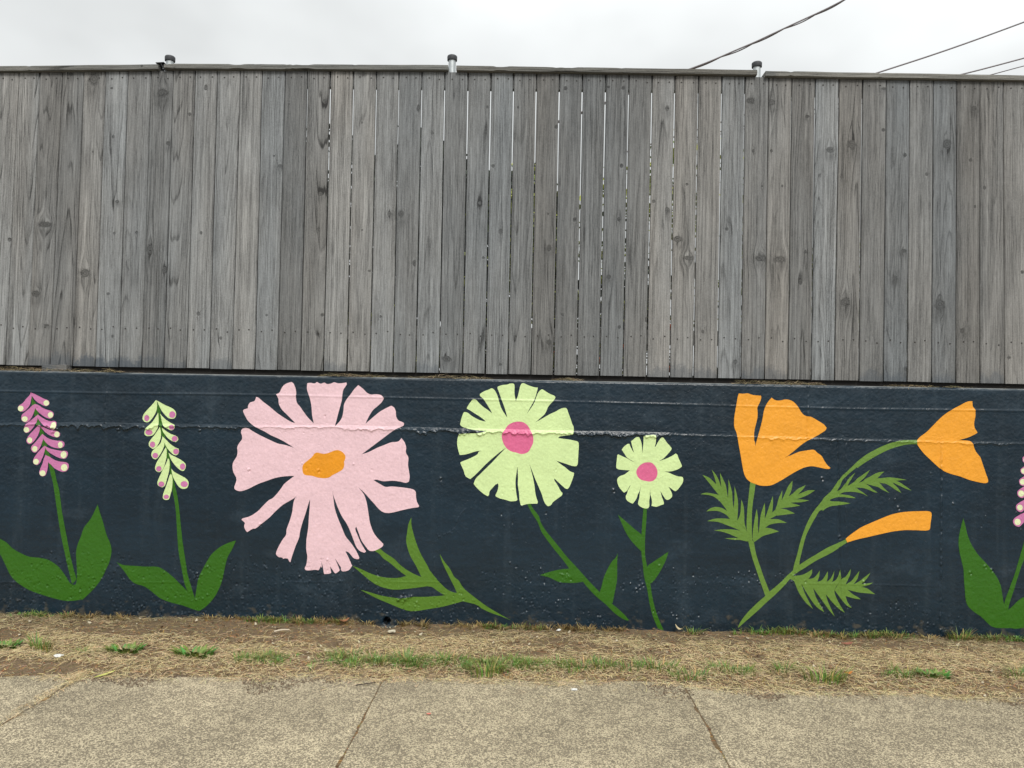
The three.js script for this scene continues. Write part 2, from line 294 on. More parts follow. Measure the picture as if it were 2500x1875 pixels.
piece('bell', 'orchid pink', [-3062, 1159, -3035, 1139, -3005, 1125, -2969, 1118, -2933, 1116, -2918, 1104, -2920, 1086, -2934, 1074, -2957, 1070, -2988, 1075, -3018, 1089, -3039, 1106, -3055, 1129]);
piece('bell', 'orchid pink', [-3044, 1084, -3063, 1068, -3088, 1038, -3109, 1008, -3116, 985, -3108, 968, -3090, 962, -3073, 973, -3058, 1004, -3047, 1034, -3041, 1066]);
piece('bell', 'orchid pink', [-3044, 1084, -3013, 1069, -2977, 1060, -2936, 1054, -2906, 1054, -2894, 1042, -2897, 1022, -2909, 1007, -2934, 1006, -2965, 1016, -3001, 1035, -3022, 1049, -3039, 1069]);
piece('bell', 'orchid pink', [-3036, 1027, -3046, 1004, -3055, 969, -3069, 934, -3073, 914, -3065, 896, -3049, 891, -3032, 899, -3023, 925, -3019, 955, -3019, 982, -3023, 1014]);
piece('bell', 'orchid pink', [-3039, 1027, -3011, 1015, -2975, 995, -2939, 986, -2903, 982, -2886, 967, -2888, 942, -2901, 927, -2926, 922, -2952, 931, -2978, 945, -2999, 965, -3018, 982]);
spot('bell_mouth', 'cream', -3207, 1317, 18, 18, 0);
spot('bell_mouth', 'cream', -3044, 1355, 18, 17, 0);
spot('bell_mouth', 'cream', -3178, 1251, 19, 17, 0);
spot('bell_mouth', 'cream', -3014, 1280, 17, 18, 0);
spot('bell_mouth', 'cream', -3165, 1183, 18, 17, 0);
spot('bell_mouth', 'cream', -2990, 1212, 18, 23, 0);
spot('bell_mouth', 'cream', -3141, 1118, 16, 18, 0);
spot('bell_mouth', 'cream', -2969, 1158, 17, 18, 0);
spot('bell_mouth', 'cream', -3107, 1063, 17, 18, 0);
spot('bell_mouth', 'cream', -2944, 1092, 15, 20, 0);
spot('bell_mouth', 'cream', -3096, 983, 18, 18, 0);
spot('bell_mouth', 'cream', -2921, 1030, 19, 22, 0);
spot('bell_mouth', 'cream', -3051, 911, 19, 18, 0);
spot('bell_mouth', 'cream', -2914, 949, 21, 22, 0);
flower('foxglove with pale lime bells and pink mouths between the orchid foxglove and the big pink flower');
piece('stem', 'deep green', [-2340, 1382, -2332, 1367, -2316, 1338, -2311, 1318, -2304, 1278, -2298, 1243, -2296, 1213, -2287, 1189, -2277, 1159, -2271, 1119, -2262, 1089, -2251, 1055, -2242, 1020, -2233, 971, -2222, 916, -2202, 842, -2194, 813, -2177, 730, -2149, 521, -2119, 355, -2107, 293, -2084, 224, -2057, 145, -2104, 189, -2127, 244, -2143, 313, -2167, 424, -2177, 500, -2197, 708, -2218, 812, -2224, 842, -2237, 916, -2247, 990, -2263, 1020, -2272, 1074, -2283, 1114, -2297, 1154, -2305, 1178, -2313, 1213, -2320, 1238, -2326, 1288, -2334, 1312, -2336, 1357]);
piece('leaf', 'deep green', [-2562, 363, -2518, 346, -2454, 342, -2376, 339, -2313, 340, -2277, 331, -2234, 304, -2184, 264, -2133, 216, -2053, 145, -1989, 102, -2023, 72, -2065, 79, -2136, 102, -2207, 118, -2271, 140, -2307, 164, -2351, 197, -2387, 217, -2436, 230, -2473, 257, -2509, 305]);
piece('leaf', 'deep green', [-1808, 515, -1831, 459, -1857, 410, -1873, 347, -1888, 264, -1921, 180, -1968, 116, -2023, 74, -2065, 86, -2057, 145, -2048, 218, -2036, 281, -2003, 351, -1963, 421, -1908, 471, -1853, 500]);
piece('bell', 'pale lime', [-2342, 1386, -2364, 1359, -2389, 1331, -2413, 1303, -2423, 1283, -2423, 1263, -2411, 1249, -2393, 1245, -2376, 1254, -2352, 1287, -2338, 1317, -2334, 1347, -2336, 1377]);
piece('bell', 'pale lime', [-2341, 1386, -2319, 1375, -2283, 1356, -2242, 1339, -2219, 1322, -2211, 1300, -2218, 1277, -2238, 1270, -2261, 1276, -2281, 1294, -2302, 1318, -2318, 1345, -2334, 1377]);
piece('bell', 'pale lime', [-2325, 1308, -2337, 1287, -2351, 1262, -2370, 1237, -2395, 1211, -2407, 1191, -2408, 1171, -2396, 1159, -2373, 1159, -2353, 1167, -2334, 1193, -2322, 1223, -2321, 1263]);
piece('bell', 'pale lime', [-2314, 1303, -2296, 1283, -2270, 1261, -2239, 1242, -2219, 1232, -2216, 1217, -2226, 1202, -2241, 1198, -2263, 1207, -2287, 1224, -2300, 1248, -2306, 1278]);
piece('bell', 'pale lime', [-2312, 1218, -2324, 1198, -2343, 1168, -2367, 1137, -2378, 1117, -2376, 1095, -2353, 1078, -2335, 1085, -2316, 1113, -2304, 1148, -2305, 1188]);
piece('bell', 'pale lime', [-2299, 1213, -2273, 1194, -2242, 1175, -2212, 1165, -2195, 1153, -2194, 1136, -2208, 1124, -2231, 1130, -2257, 1147, -2277, 1169, -2292, 1189]);
piece('bell', 'pale lime', [-2295, 1156, -2297, 1139, -2306, 1113, -2330, 1088, -2355, 1063, -2360, 1038, -2348, 1018, -2333, 1012, -2318, 1024, -2299, 1054, -2285, 1084, -2280, 1114]);
piece('bell', 'pale lime', [-2295, 1159, -2271, 1139, -2240, 1110, -2209, 1090, -2189, 1083, -2185, 1064, -2195, 1045, -2213, 1042, -2236, 1058, -2260, 1084, -2275, 1109, -2286, 1134]);
piece('bell', 'pale lime', [-2270, 1089, -2282, 1069, -2298, 1039, -2322, 999, -2334, 964, -2328, 941, -2308, 932, -2288, 945, -2272, 985, -2263, 1035, -2264, 1074]);
piece('bell', 'pale lime', [-2251, 1057, -2233, 1043, -2197, 1026, -2162, 1007, -2141, 987, -2140, 963, -2150, 945, -2167, 945, -2195, 966, -2222, 996, -2240, 1025]);
piece('bell', 'pale lime', [-2255, 1020, -2262, 995, -2281, 955, -2304, 904, -2316, 869, -2310, 847, -2284, 837, -2267, 851, -2256, 891, -2245, 940, -2242, 985, -2247, 1015]);
piece('bell', 'pale lime', [-2231, 956, -2210, 936, -2174, 917, -2138, 898, -2120, 878, -2119, 854, -2131, 835, -2159, 832, -2182, 847, -2203, 877, -2221, 911]);
piece('bell', 'pale lime', [-2235, 922, -2240, 914, -2244, 898, -2250, 879, -2258, 854, -2270, 818, -2277, 798, -2279, 779, -2276, 766, -2261, 759, -2243, 762, -2236, 774, -2230, 799, -2224, 819, -2221, 849, -2220, 880, -2224, 908, -2229, 921]);
spot('bell_mouth', 'orchid pink', -2397, 1272, 16, 20, 0);
spot('bell_mouth', 'orchid pink', -2235, 1297, 20, 21, 0);
spot('bell_mouth', 'orchid pink', -2380, 1182, 23, 17, 0);
spot('bell_mouth', 'orchid pink', -2236, 1217, 17, 16, 0);
spot('bell_mouth', 'orchid pink', -2355, 1106, 17, 19, 0);
spot('bell_mouth', 'orchid pink', -2215, 1145, 18, 18, 0);
spot('bell_mouth', 'orchid pink', -2335, 1037, 18, 17, 0);
spot('bell_mouth', 'orchid pink', -2204, 1065, 18, 18, 0);
spot('bell_mouth', 'orchid pink', -2310, 954, 17, 17, 0);
spot('bell_mouth', 'orchid pink', -2159, 971, 17, 20, 0);
spot('bell_mouth', 'orchid pink', -2291, 858, 19, 17, 0);
spot('bell_mouth', 'orchid pink', -2145, 861, 23, 19, 0);
spot('bell_mouth', 'orchid pink', -2257, 779, 17, 14, 0);
flower('huge pale pink cosmos flower with an orange centre and notched petals');
piece('stem', 'olive leaf green', [-933, 470, -898, 485, -865, 458, -811, 425, -773, 389, -730, 358, -681, 332, -633, 315, -585, 316, -553, 320, -515, 278, -466, 237, -410, 222, -370, 250, -338, 224, -268, 173, -208, 133, -139, 95, -69, 58, -123, 79, -192, 101, -251, 126, -294, 152, -374, 170, -433, 185, -486, 204, -529, 228, -567, 253, -597, 258, -658, 275, -729, 318, -777, 351, -832, 395, -875, 423, -903, 452]);
piece('leaf', 'olive leaf green', [-1072, 376, -1013, 354, -948, 326, -883, 309, -824, 304, -771, 307, -729, 318, -665, 322, -595, 287, -597, 258, -658, 248, -722, 239, -796, 232, -855, 239, -914, 258, -963, 289, -1018, 333]);
piece('leaf', 'olive leaf green', [-1018, 227, -956, 212, -891, 195, -822, 184, -763, 180, -688, 190, -609, 192, -539, 198, -486, 204, -423, 212, -374, 170, -427, 154, -501, 133, -580, 118, -649, 105, -708, 102, -767, 119, -826, 142, -901, 171, -961, 199]);
piece('leaf', 'olive leaf green', [-633, 315, -649, 341, -671, 383, -705, 438, -724, 485, -736, 538, -731, 591, -723, 644, -706, 684, -705, 639, -692, 586, -669, 518, -641, 455, -594, 377, -591, 366, -553, 320, -584, 292]);
piece('leaf', 'olive leaf green', [-410, 222, -429, 259, -457, 311, -490, 374, -512, 421, -525, 462, -496, 416, -458, 369, -430, 320, -403, 299, -381, 265, -359, 240, -380, 208]);
piece('petal', 'pale pink', [-1458, 1104, -1508, 1134, -1555, 1158, -1603, 1178, -1647, 1202, -1714, 1235, -1754, 1269, -1781, 1315, -1786, 1330, -1780, 1338, -1756, 1345, -1755, 1362, -1743, 1382, -1715, 1393, -1705, 1419, -1688, 1412, -1660, 1389, -1616, 1357, -1568, 1319, -1528, 1293, -1480, 1266, -1439, 1255], [-1262, 1007]);
piece('petal', 'pale pink', [-1439, 1255, -1464, 1270, -1505, 1309, -1541, 1343, -1560, 1378, -1564, 1409, -1579, 1438, -1559, 1448, -1548, 1471, -1533, 1495, -1510, 1509, -1483, 1517, -1469, 1504, -1456, 1473, -1452, 1446, -1453, 1422, -1446, 1387, -1424, 1361, -1395, 1322, -1371, 1292, -1335, 1259], [-1262, 1007]);
piece('petal', 'pale pink', [-1335, 1259, -1347, 1308, -1354, 1370, -1367, 1424, -1378, 1451, -1385, 1478, -1383, 1511, -1361, 1514, -1338, 1510, -1322, 1520, -1299, 1509, -1275, 1517, -1259, 1508, -1232, 1512, -1213, 1520, -1189, 1514, -1158, 1516, -1136, 1520, -1134, 1506, -1153, 1475, -1158, 1451, -1163, 1404, -1174, 1358, -1182, 1326, -1191, 1287, -1202, 1242], [-1262, 1007]);
piece('petal', 'pale pink', [-1202, 1242, -1171, 1276, -1157, 1304, -1150, 1342, -1147, 1381, -1132, 1413, -1106, 1448, -1087, 1476, -1060, 1505, -1048, 1496, -1028, 1481, -1004, 1458, -977, 1447, -946, 1450, -914, 1444, -897, 1425, -909, 1401, -936, 1374, -963, 1350, -985, 1315, -1004, 1275, -1019, 1244, -1066, 1189], [-1262, 1007]);
piece('petal', 'pale pink', [-1066, 1189, -1041, 1224, -1007, 1264, -973, 1295, -927, 1335, -889, 1359, -850, 1379, -831, 1368, -820, 1345, -816, 1310, -801, 1287, -782, 1280, -766, 1272, -768, 1257, -785, 1247, -816, 1233, -846, 1213, -892, 1177, -938, 1141, -984, 1105, -1028, 1071], [-1262, 1007]);
piece('petal', 'pale pink', [-1028, 1071, -984, 1086, -930, 1114, -891, 1130, -845, 1149, -802, 1155, -780, 1177, -763, 1156, -755, 1141, -749, 1118, -750, 1087, -734, 1056, -735, 1010, -728, 971, -723, 933, -727, 906, -746, 898, -785, 905, -832, 909, -886, 905, -925, 913, -976, 928], [-1262, 1007]);
piece('petal', 'pale pink', [-976, 928, -940, 905, -901, 883, -873, 870, -839, 873, -807, 872, -753, 867, -706, 860, -684, 845, -680, 810, -673, 780, -660, 757, -665, 748, -711, 740, -773, 725, -812, 714, -850, 707, -881, 711, -909, 728, -941, 762, -977, 800, -1009, 834, -1044, 864], [-1262, 1007]);
piece('petal', 'pale pink', [-1044, 864, -1012, 826, -996, 792, -985, 750, -974, 689, -965, 643, -944, 589, -920, 555, -897, 532, -878, 514, -884, 498, -915, 478, -945, 468, -969, 473, -989, 496, -1017, 534, -1035, 579, -1054, 625, -1062, 652], [-1262, 1007]);
piece('petal', 'pale pink', [-1062, 652, -1057, 602, -1041, 564, -1024, 526, -1004, 492, -986, 465, -996, 457, -1023, 466, -1047, 491, -1067, 536, -1084, 578, -1100, 613, -1117, 643, -1141, 677, -1165, 723, -1186, 773, -1199, 807, -1207, 838], [-1262, 1007]);
piece('petal', 'pale pink', [-1207, 838, -1198, 784, -1189, 730, -1168, 669, -1147, 623, -1127, 577, -1111, 549, -1081, 514, -1057, 481, -1039, 451, -1028, 428, -1030, 417, -1045, 416, -1064, 423, -1079, 439, -1094, 456, -1113, 464, -1127, 477], [-1262, 1007]);
piece('petal', 'pale pink', [-1127, 477, -1111, 455, -1098, 431, -1084, 402, -1075, 381, -1070, 375, -1077, 365, -1087, 350, -1102, 342, -1120, 338, -1133, 339, -1142, 349, -1140, 359, -1151, 376, -1166, 398, -1181, 419], [-1262, 1007]);
piece('petal', 'pale pink', [-1181, 419, -1170, 396, -1157, 367, -1150, 349, -1150, 341, -1162, 332, -1173, 324, -1181, 329, -1190, 341, -1200, 354, -1209, 367, -1205, 345, -1201, 329, -1208, 323, -1225, 320, -1245, 318, -1249, 332, -1255, 363, -1265, 394], [-1262, 1007]);
piece('petal', 'pale pink', [-1265, 394, -1269, 367, -1274, 354, -1282, 341, -1305, 344, -1330, 340, -1360, 340, -1369, 350, -1366, 360, -1360, 373, -1356, 398, -1355, 429, -1360, 454, -1363, 481, -1363, 512, -1362, 537, -1353, 611, -1351, 673, -1348, 727, -1346, 785], [-1262, 1007]);
piece('petal', 'pale pink', [-1346, 785, -1357, 750, -1371, 699, -1389, 641, -1403, 587, -1410, 540, -1428, 494, -1441, 455, -1453, 416, -1460, 387, -1468, 393, -1476, 408, -1496, 411, -1504, 407, -1519, 416, -1535, 418, -1551, 433, -1550, 452, -1533, 491, -1511, 530, -1492, 558, -1489, 593, -1471, 647, -1457, 701, -1451, 755, -1440, 790, -1415, 820], [-1262, 1007]);
piece('petal', 'pale pink', [-1415, 820, -1444, 790, -1482, 766, -1520, 742, -1566, 699, -1596, 667, -1642, 628, -1684, 594, -1704, 590, -1738, 568, -1750, 583, -1759, 606, -1753, 625, -1761, 633, -1776, 644, -1768, 654, -1722, 669, -1676, 700, -1638, 740, -1607, 771, -1584, 784, -1558, 811, -1531, 847, -1509, 878, -1449, 927], [-1262, 1007]);
piece('petal', 'pale pink', [-1449, 927, -1510, 923, -1572, 911, -1626, 891, -1680, 870, -1742, 838, -1789, 824, -1820, 833, -1827, 848, -1818, 879, -1816, 906, -1835, 941, -1842, 972, -1839, 1003, -1817, 1042, -1813, 1073, -1816, 1097, -1805, 1124, -1788, 1148, -1787, 1171, -1795, 1194, -1788, 1214, -1769, 1222, -1745, 1218, -1729, 1207, -1681, 1181, -1626, 1156, -1562, 1129, -1515, 1120, -1458, 1104], [-1262, 1007]);
piece('flower_centre', 'amber', [-1400, 981, -1391, 1004, -1364, 1028, -1341, 1048, -1326, 1069, -1307, 1076, -1268, 1069, -1233, 1077, -1206, 1089, -1179, 1094, -1151, 1083, -1131, 1060, -1132, 1037, -1138, 1021, -1136, 998, -1146, 974, -1175, 954, -1206, 938, -1229, 922, -1260, 916, -1299, 919, -1338, 929, -1377, 933, -1395, 946]);
flower('large pale lime daisy with a magenta centre, right of the pink cosmos');
piece('stem', 'deep green', [11, 793, 38, 793, 44, 771, 64, 742, 90, 709, 102, 673, 127, 630, 172, 576, 218, 522, 268, 462, 325, 403, 370, 355, 398, 325, 437, 285, 479, 245, 515, 210, 554, 177, 593, 146, 632, 111, 660, 79, 644, 77, 611, 92, 566, 123, 516, 171, 471, 206, 427, 246, 387, 289, 365, 316, 320, 359, 286, 387, 241, 445, 190, 504, 139, 569, 108, 613, 82, 673, 42, 733]);
piece('leaf', 'deep green', [479, 242, 487, 280, 500, 336, 523, 391, 548, 436, 575, 466, 585, 491, 582, 442, 583, 376, 582, 321, 572, 260, 557, 181, 510, 182]);
piece('leaf', 'deep green', [370, 308, 332, 301, 282, 299, 221, 304, 166, 328, 102, 343, 160, 363, 220, 379, 286, 387, 331, 381, 375, 338]);
piece('petal', 'pale lime', [-246, 1232, -299, 1235, -359, 1243, -399, 1256, -412, 1268, -411, 1283, -403, 1317, -393, 1344, -383, 1348, -364, 1342, -343, 1326, -311, 1308, -284, 1297, -252, 1290], [-50, 1190]);
piece('petal', 'pale lime', [-252, 1290, -266, 1304, -295, 1324, -333, 1347, -354, 1360, -373, 1369, -370, 1381, -355, 1405, -339, 1426, -326, 1429, -313, 1424, -297, 1406, -270, 1383, -243, 1365, -216, 1344, -198, 1325], [-50, 1190]);
piece('petal', 'pale lime', [-198, 1325, -222, 1360, -249, 1402, -271, 1433, -292, 1451, -292, 1464, -267, 1480, -240, 1491, -220, 1500, -204, 1492, -190, 1471, -179, 1445, -170, 1414, -157, 1377, -138, 1346, -118, 1318], [-50, 1190]);
piece('petal', 'pale lime', [-118, 1318, -127, 1351, -141, 1393, -158, 1435, -172, 1474, -183, 1503, -178, 1513, -151, 1522, -125, 1525, -104, 1532, -86, 1532, -77, 1521, -76, 1473, -71, 1442, -67, 1423, -70, 1392], [-50, 1190]);
piece('petal', 'pale lime', [-70, 1392, -65, 1426, -55, 1453, -48, 1484, -42, 1513, -33, 1532, -20, 1536, 1, 1527, 28, 1517, 52, 1511, 70, 1510, 65, 1486, 55, 1449, 43, 1418, 25, 1386, 12, 1359, 1, 1338], [-50, 1190]);
piece('petal', 'pale lime', [1, 1338, 25, 1375, 48, 1412, 61, 1450, 73, 1479, 89, 1497, 102, 1498, 123, 1485, 150, 1470, 173, 1461, 181, 1452, 174, 1436, 151, 1409, 135, 1388, 120, 1351, 94, 1324, 57, 1291], [-50, 1190]);
piece('petal', 'pale lime', [57, 1291, 95, 1313, 141, 1341, 183, 1362, 214, 1380, 240, 1386, 254, 1380, 264, 1353, 278, 1317, 289, 1286, 297, 1270, 299, 1241, 293, 1220, 254, 1214, 212, 1207, 183, 1200], [-50, 1190]);
piece('petal', 'pale lime', [183, 1200, 228, 1194, 275, 1188, 307, 1182, 325, 1176, 332, 1161, 331, 1124, 329, 1077, 327, 1040, 320, 1024, 304, 1023, 278, 1029, 241, 1041, 193, 1055], [-50, 1190]);
piece('petal', 'pale lime', [193, 1055, 220, 1035, 252, 1013, 278, 992, 305, 982, 302, 961, 290, 925, 277, 893, 265, 880, 251, 885, 227, 905, 201, 928, 164, 961], [-50, 1190]);
piece('petal', 'pale lime', [164, 961, 185, 930, 207, 897, 223, 868, 235, 855, 231, 840, 203, 818, 177, 797, 162, 776, 146, 771, 130, 785, 117, 811, 105, 848, 84, 894, 65, 936, 48, 977, 26, 1032], [-50, 1190]);
piece('petal', 'pale lime', [26, 1032, 40, 982, 51, 940, 60, 894, 66, 852, 75, 816, 83, 795, 78, 785, 54, 785, 17, 782, -16, 773, -24, 777, -32, 808, -36, 850, -44, 902, -44, 949, -49, 1014], [-50, 1190]);
piece('petal', 'pale lime', [-49, 1014, -54, 975, -59, 928, -58, 891, -53, 849, -45, 808, -54, 800, -90, 797, -122, 806, -154, 813, -177, 823, -182, 834, -170, 863, -165, 894, -164, 928], [-50, 1190]);
piece('petal', 'pale lime', [-164, 928, -184, 899, -202, 878, -220, 856, -223, 835, -230, 825, -254, 837, -283, 860, -307, 883, -321, 901, -308, 933, -283, 960, -247, 997, -205, 1040, -169, 1080, -122, 1130], [-50, 1190]);
piece('petal', 'pale lime', [-122, 1130, -154, 1107, -195, 1072, -242, 1029, -283, 986, -314, 954, -342, 930, -372, 947, -386, 984, -405, 1025, -400, 1036, -363, 1052, -327, 1069, -301, 1085, -275, 1109], [-50, 1190]);
piece('petal', 'pale lime', [-275, 1109, -312, 1103, -354, 1089, -385, 1081, -412, 1079, -420, 1104, -429, 1146, -427, 1183, -418, 1209, -367, 1214, -298, 1218, -246, 1232], [-50, 1190]);
piece('flower_centre', 'magenta pink', [-130, 1246, -110, 1273, -79, 1289, -47, 1295, -15, 1290, 11, 1270, 27, 1244, 41, 1218, 48, 1187, 45, 1160, 32, 1131, 17, 1107, -7, 1095, -33, 1093, -59, 1101, -91, 1108, -118, 1126, -136, 1151, -148, 1183, -150, 1214]);
flower('small pale lime daisy with a magenta centre, between the large daisy and the orange poppy');
piece('stem', 'deep green', [741, 781, 761, 781, 759, 699, 753, 599, 753, 512, 756, 468, 768, 408, 777, 358, 789, 304, 801, 233, 818, 162, 841, 97, 875, 22, 842, 32, 825, 64, 803, 118, 785, 189, 770, 271, 750, 347, 741, 418, 731, 495, 729, 571, 732, 654, 736, 720]);
piece('leaf', 'deep green', [731, 605, 685, 642, 635, 685, 582, 728, 607, 673, 636, 613, 675, 559, 728, 506, 747, 544]);
piece('leaf', 'deep green', [768, 408, 798, 436, 847, 470, 899, 507, 881, 449, 848, 382, 816, 332, 792, 307, 766, 347]);
piece('petal', 'pale lime', [652, 1004, 617, 1006, 583, 1009, 568, 1017, 567, 1032, 570, 1066, 573, 1097, 578, 1102, 592, 1097, 616, 1086, 636, 1078, 660, 1064, 683, 1055], [759, 996]);
piece('petal', 'pale lime', [683, 1055, 653, 1071, 631, 1086, 619, 1104, 600, 1131, 605, 1141, 621, 1158, 638, 1169, 648, 1167, 655, 1149, 666, 1129, 678, 1107], [759, 996]);
piece('petal', 'pale lime', [678, 1107, 671, 1132, 662, 1163, 657, 1186, 671, 1197, 685, 1209, 698, 1213, 708, 1211, 717, 1191, 724, 1164, 726, 1137, 728, 1111], [759, 996]);
piece('petal', 'pale lime', [728, 1111, 731, 1144, 734, 1181, 734, 1218, 752, 1224, 776, 1226, 793, 1229, 810, 1225, 812, 1199, 810, 1176, 805, 1155, 802, 1137], [759, 996]);
piece('petal', 'pale lime', [802, 1137, 812, 1159, 824, 1183, 840, 1207, 850, 1213, 860, 1209, 878, 1184, 898, 1162, 910, 1147, 905, 1134, 885, 1110, 869, 1092, 855, 1080, 831, 1065], [759, 996]);
piece('petal', 'pale lime', [831, 1065, 856, 1074, 882, 1084, 916, 1102, 934, 1115, 944, 1109, 953, 1087, 967, 1057, 974, 1040, 971, 1032, 951, 1018, 920, 1007, 894, 1002, 863, 1002], [759, 996]);
piece('petal', 'pale lime', [863, 1002, 894, 995, 924, 982, 955, 973, 976, 971, 983, 963, 982, 939, 969, 916, 949, 890, 936, 881, 925, 886, 905, 901, 878, 923], [759, 996]);
piece('petal', 'pale lime', [878, 923, 895, 904, 912, 874, 917, 857, 914, 844, 899, 830, 886, 826, 874, 833, 858, 856, 844, 879], [759, 996]);
piece('petal', 'pale lime', [844, 879, 851, 851, 859, 828, 865, 812, 866, 799, 848, 793, 832, 786, 818, 782, 800, 785, 789, 787, 792, 807, 789, 833, 782, 856, 780, 889], [759, 996]);
piece('petal', 'pale lime', [780, 889, 778, 859, 778, 836, 775, 820, 776, 789, 772, 777, 765, 771, 747, 771, 730, 776, 713, 787, 706, 798, 707, 810, 713, 835, 716, 869, 723, 911], [759, 996]);
piece('petal', 'pale lime', [723, 911, 714, 877, 704, 857, 697, 834, 687, 817, 675, 801, 668, 800, 644, 812, 632, 825, 629, 844, 637, 861, 643, 883, 654, 904, 666, 929], [759, 996]);
piece('petal', 'pale lime', [666, 929, 652, 907, 639, 882, 629, 871, 617, 866, 602, 881, 586, 901, 577, 924, 574, 944, 580, 958, 594, 969, 617, 977, 634, 990, 652, 1004], [759, 996]);
piece('flower_centre', 'magenta pink', [692, 994, 699, 1018, 718, 1040, 741, 1053, 765, 1057, 788, 1054, 807, 1037, 819, 1017, 824, 997, 821, 973, 810, 953, 793, 941, 773, 937, 749, 941, 726, 946, 709, 957, 697, 974]);
flower('branching orange poppy plant with two open flowers, a bud and feathery olive fronds');
piece('stem', 'olive green', [1331, 45, 1350, 89, 1390, 142, 1446, 200, 1500, 249, 1522, 273, 1587, 328, 1632, 375, 1666, 407, 1700, 438, 1751, 474, 1819, 516, 1875, 551, 1932, 578, 1977, 599, 1989, 611, 1997, 587, 1966, 565, 1915, 529, 1864, 500, 1808, 470, 1746, 429, 1695, 396, 1655, 361, 1616, 315, 1554, 251, 1509, 210, 1458, 160, 1401, 108, 1356, 67]);
piece('stem', 'olive green', [1399, 950, 1432, 939, 1425, 884, 1415, 810, 1411, 731, 1414, 598, 1425, 575, 1440, 501, 1467, 422, 1496, 343, 1525, 273, 1500, 244, 1470, 325, 1444, 399, 1415, 484, 1391, 580, 1379, 669, 1382, 773, 1390, 865]);
piece('stem', 'olive green', [1666, 404, 1677, 455, 1694, 513, 1710, 582, 1732, 651, 1760, 720, 1794, 778, 1839, 836, 1853, 858, 1877, 882, 1900, 904, 1924, 941, 1948, 973, 1967, 999, 1995, 1026, 2021, 1051, 2063, 1092, 2108, 1128, 2158, 1158, 2216, 1188, 2279, 1212, 2336, 1225, 2387, 1227, 2427, 1229, 2427, 1202, 2368, 1200, 2317, 1188, 2267, 1172, 2216, 1148, 2159, 1116, 2102, 1080, 2057, 1047, 2057, 1054, 2019, 1022, 1991, 997, 1967, 971, 1957, 946, 1946, 922, 1933, 901, 1901, 859, 1853, 790, 1828, 778, 1800, 732, 1772, 680, 1744, 617, 1725, 542, 1708, 468, 1703, 436]);
piece('frond', 'olive green', [1933, 901, 1948, 908, 1960, 918, 1974, 937, 1993, 964, 2007, 983, 2029, 1005, 2047, 1019, 2034, 1000, 2019, 974, 2008, 957, 1999, 936, 2020, 948, 2043, 965, 2055, 980, 2081, 999, 2105, 1017, 2136, 1038, 2119, 1012, 2103, 990, 2067, 957, 2091, 966, 2110, 983, 2136, 996, 2170, 1016, 2196, 1025, 2223, 1029, 2205, 1011, 2194, 999, 2180, 986, 2194, 961, 2208, 944, 2227, 923, 2242, 909, 2256, 897, 2235, 906, 2206, 920, 2187, 932, 2151, 941, 2110, 952, 2134, 936, 2153, 919, 2170, 908, 2185, 897, 2158, 902, 2130, 914, 2101, 923, 2079, 926, 2042, 924]);
piece('frond', 'olive green', [1933, 901, 2042, 924, 2068, 913, 2091, 899, 2108, 887, 2125, 873, 2096, 887, 2065, 896, 2034, 900, 1996, 899, 1972, 895, 1952, 884, 1984, 881, 2013, 877, 2034, 869, 2052, 861, 2015, 862, 1979, 866, 1948, 866, 1925, 862, 1901, 853, 1885, 847, 1901, 839, 1937, 839, 1980, 835, 2018, 829, 1980, 821, 1937, 814, 1901, 809, 1870, 796, 1846, 777, 1853, 814, 1877, 858]);
piece('frond', 'olive green', [2180, 986, 2210, 989, 2239, 993, 2258, 994, 2287, 992, 2330, 986, 2361, 980, 2330, 978, 2297, 974, 2325, 961, 2349, 945, 2373, 929, 2391, 915, 2358, 925, 2325, 940, 2301, 951, 2276, 963, 2284, 951, 2301, 937, 2316, 918, 2329, 900, 2311, 908, 2287, 922, 2258, 941, 2232, 954, 2194, 961]);
piece('frond', 'olive green', [1391, 580, 1340, 588, 1294, 589, 1245, 596, 1294, 600, 1331, 599, 1305, 610, 1265, 626, 1225, 637, 1176, 644, 1236, 652, 1293, 652, 1340, 645, 1304, 661, 1259, 677, 1201, 696, 1135, 700, 1172, 714, 1218, 719, 1278, 716, 1327, 702, 1382, 640, 1418, 598]);
piece('frond', 'olive green', [1278, 716, 1258, 737, 1218, 759, 1178, 765, 1129, 760, 1154, 780, 1189, 789, 1223, 784, 1258, 766, 1237, 794, 1212, 824, 1181, 848, 1150, 860, 1092, 866, 1126, 876, 1163, 872, 1205, 864, 1181, 891, 1150, 930, 1125, 960, 1102, 986, 1143, 970, 1168, 949, 1189, 929, 1179, 964, 1170, 992, 1159, 1020, 1183, 992, 1201, 962, 1220, 911, 1215, 956, 1210, 1003, 1229, 965, 1246, 929, 1254, 892, 1262, 844, 1264, 905, 1263, 963, 1278, 917, 1288, 875, 1291, 826, 1297, 784, 1302, 844, 1301, 921, 1315, 875, 1324, 827, 1325, 778, 1321, 707, 1338, 747, 1342, 796, 1345, 839, 1359, 797, 1364, 742, 1366, 693, 1382, 642, 1327, 702]);
piece('frond', 'olive green', [1417, 598, 1418, 645, 1425, 700, 1432, 743, 1440, 783, 1448, 731, 1448, 683, 1452, 629, 1459, 683, 1463, 732, 1475, 781, 1489, 821, 1492, 775, 1490, 720, 1505, 763, 1523, 819, 1539, 865, 1540, 813, 1536, 761, 1557, 783, 1566, 746, 1521, 721, 1566, 722, 1597, 713, 1627, 700, 1567, 697, 1524, 687, 1494, 668, 1531, 663, 1579, 646, 1525, 630, 1482, 616, 1446, 591, 1426, 576]);
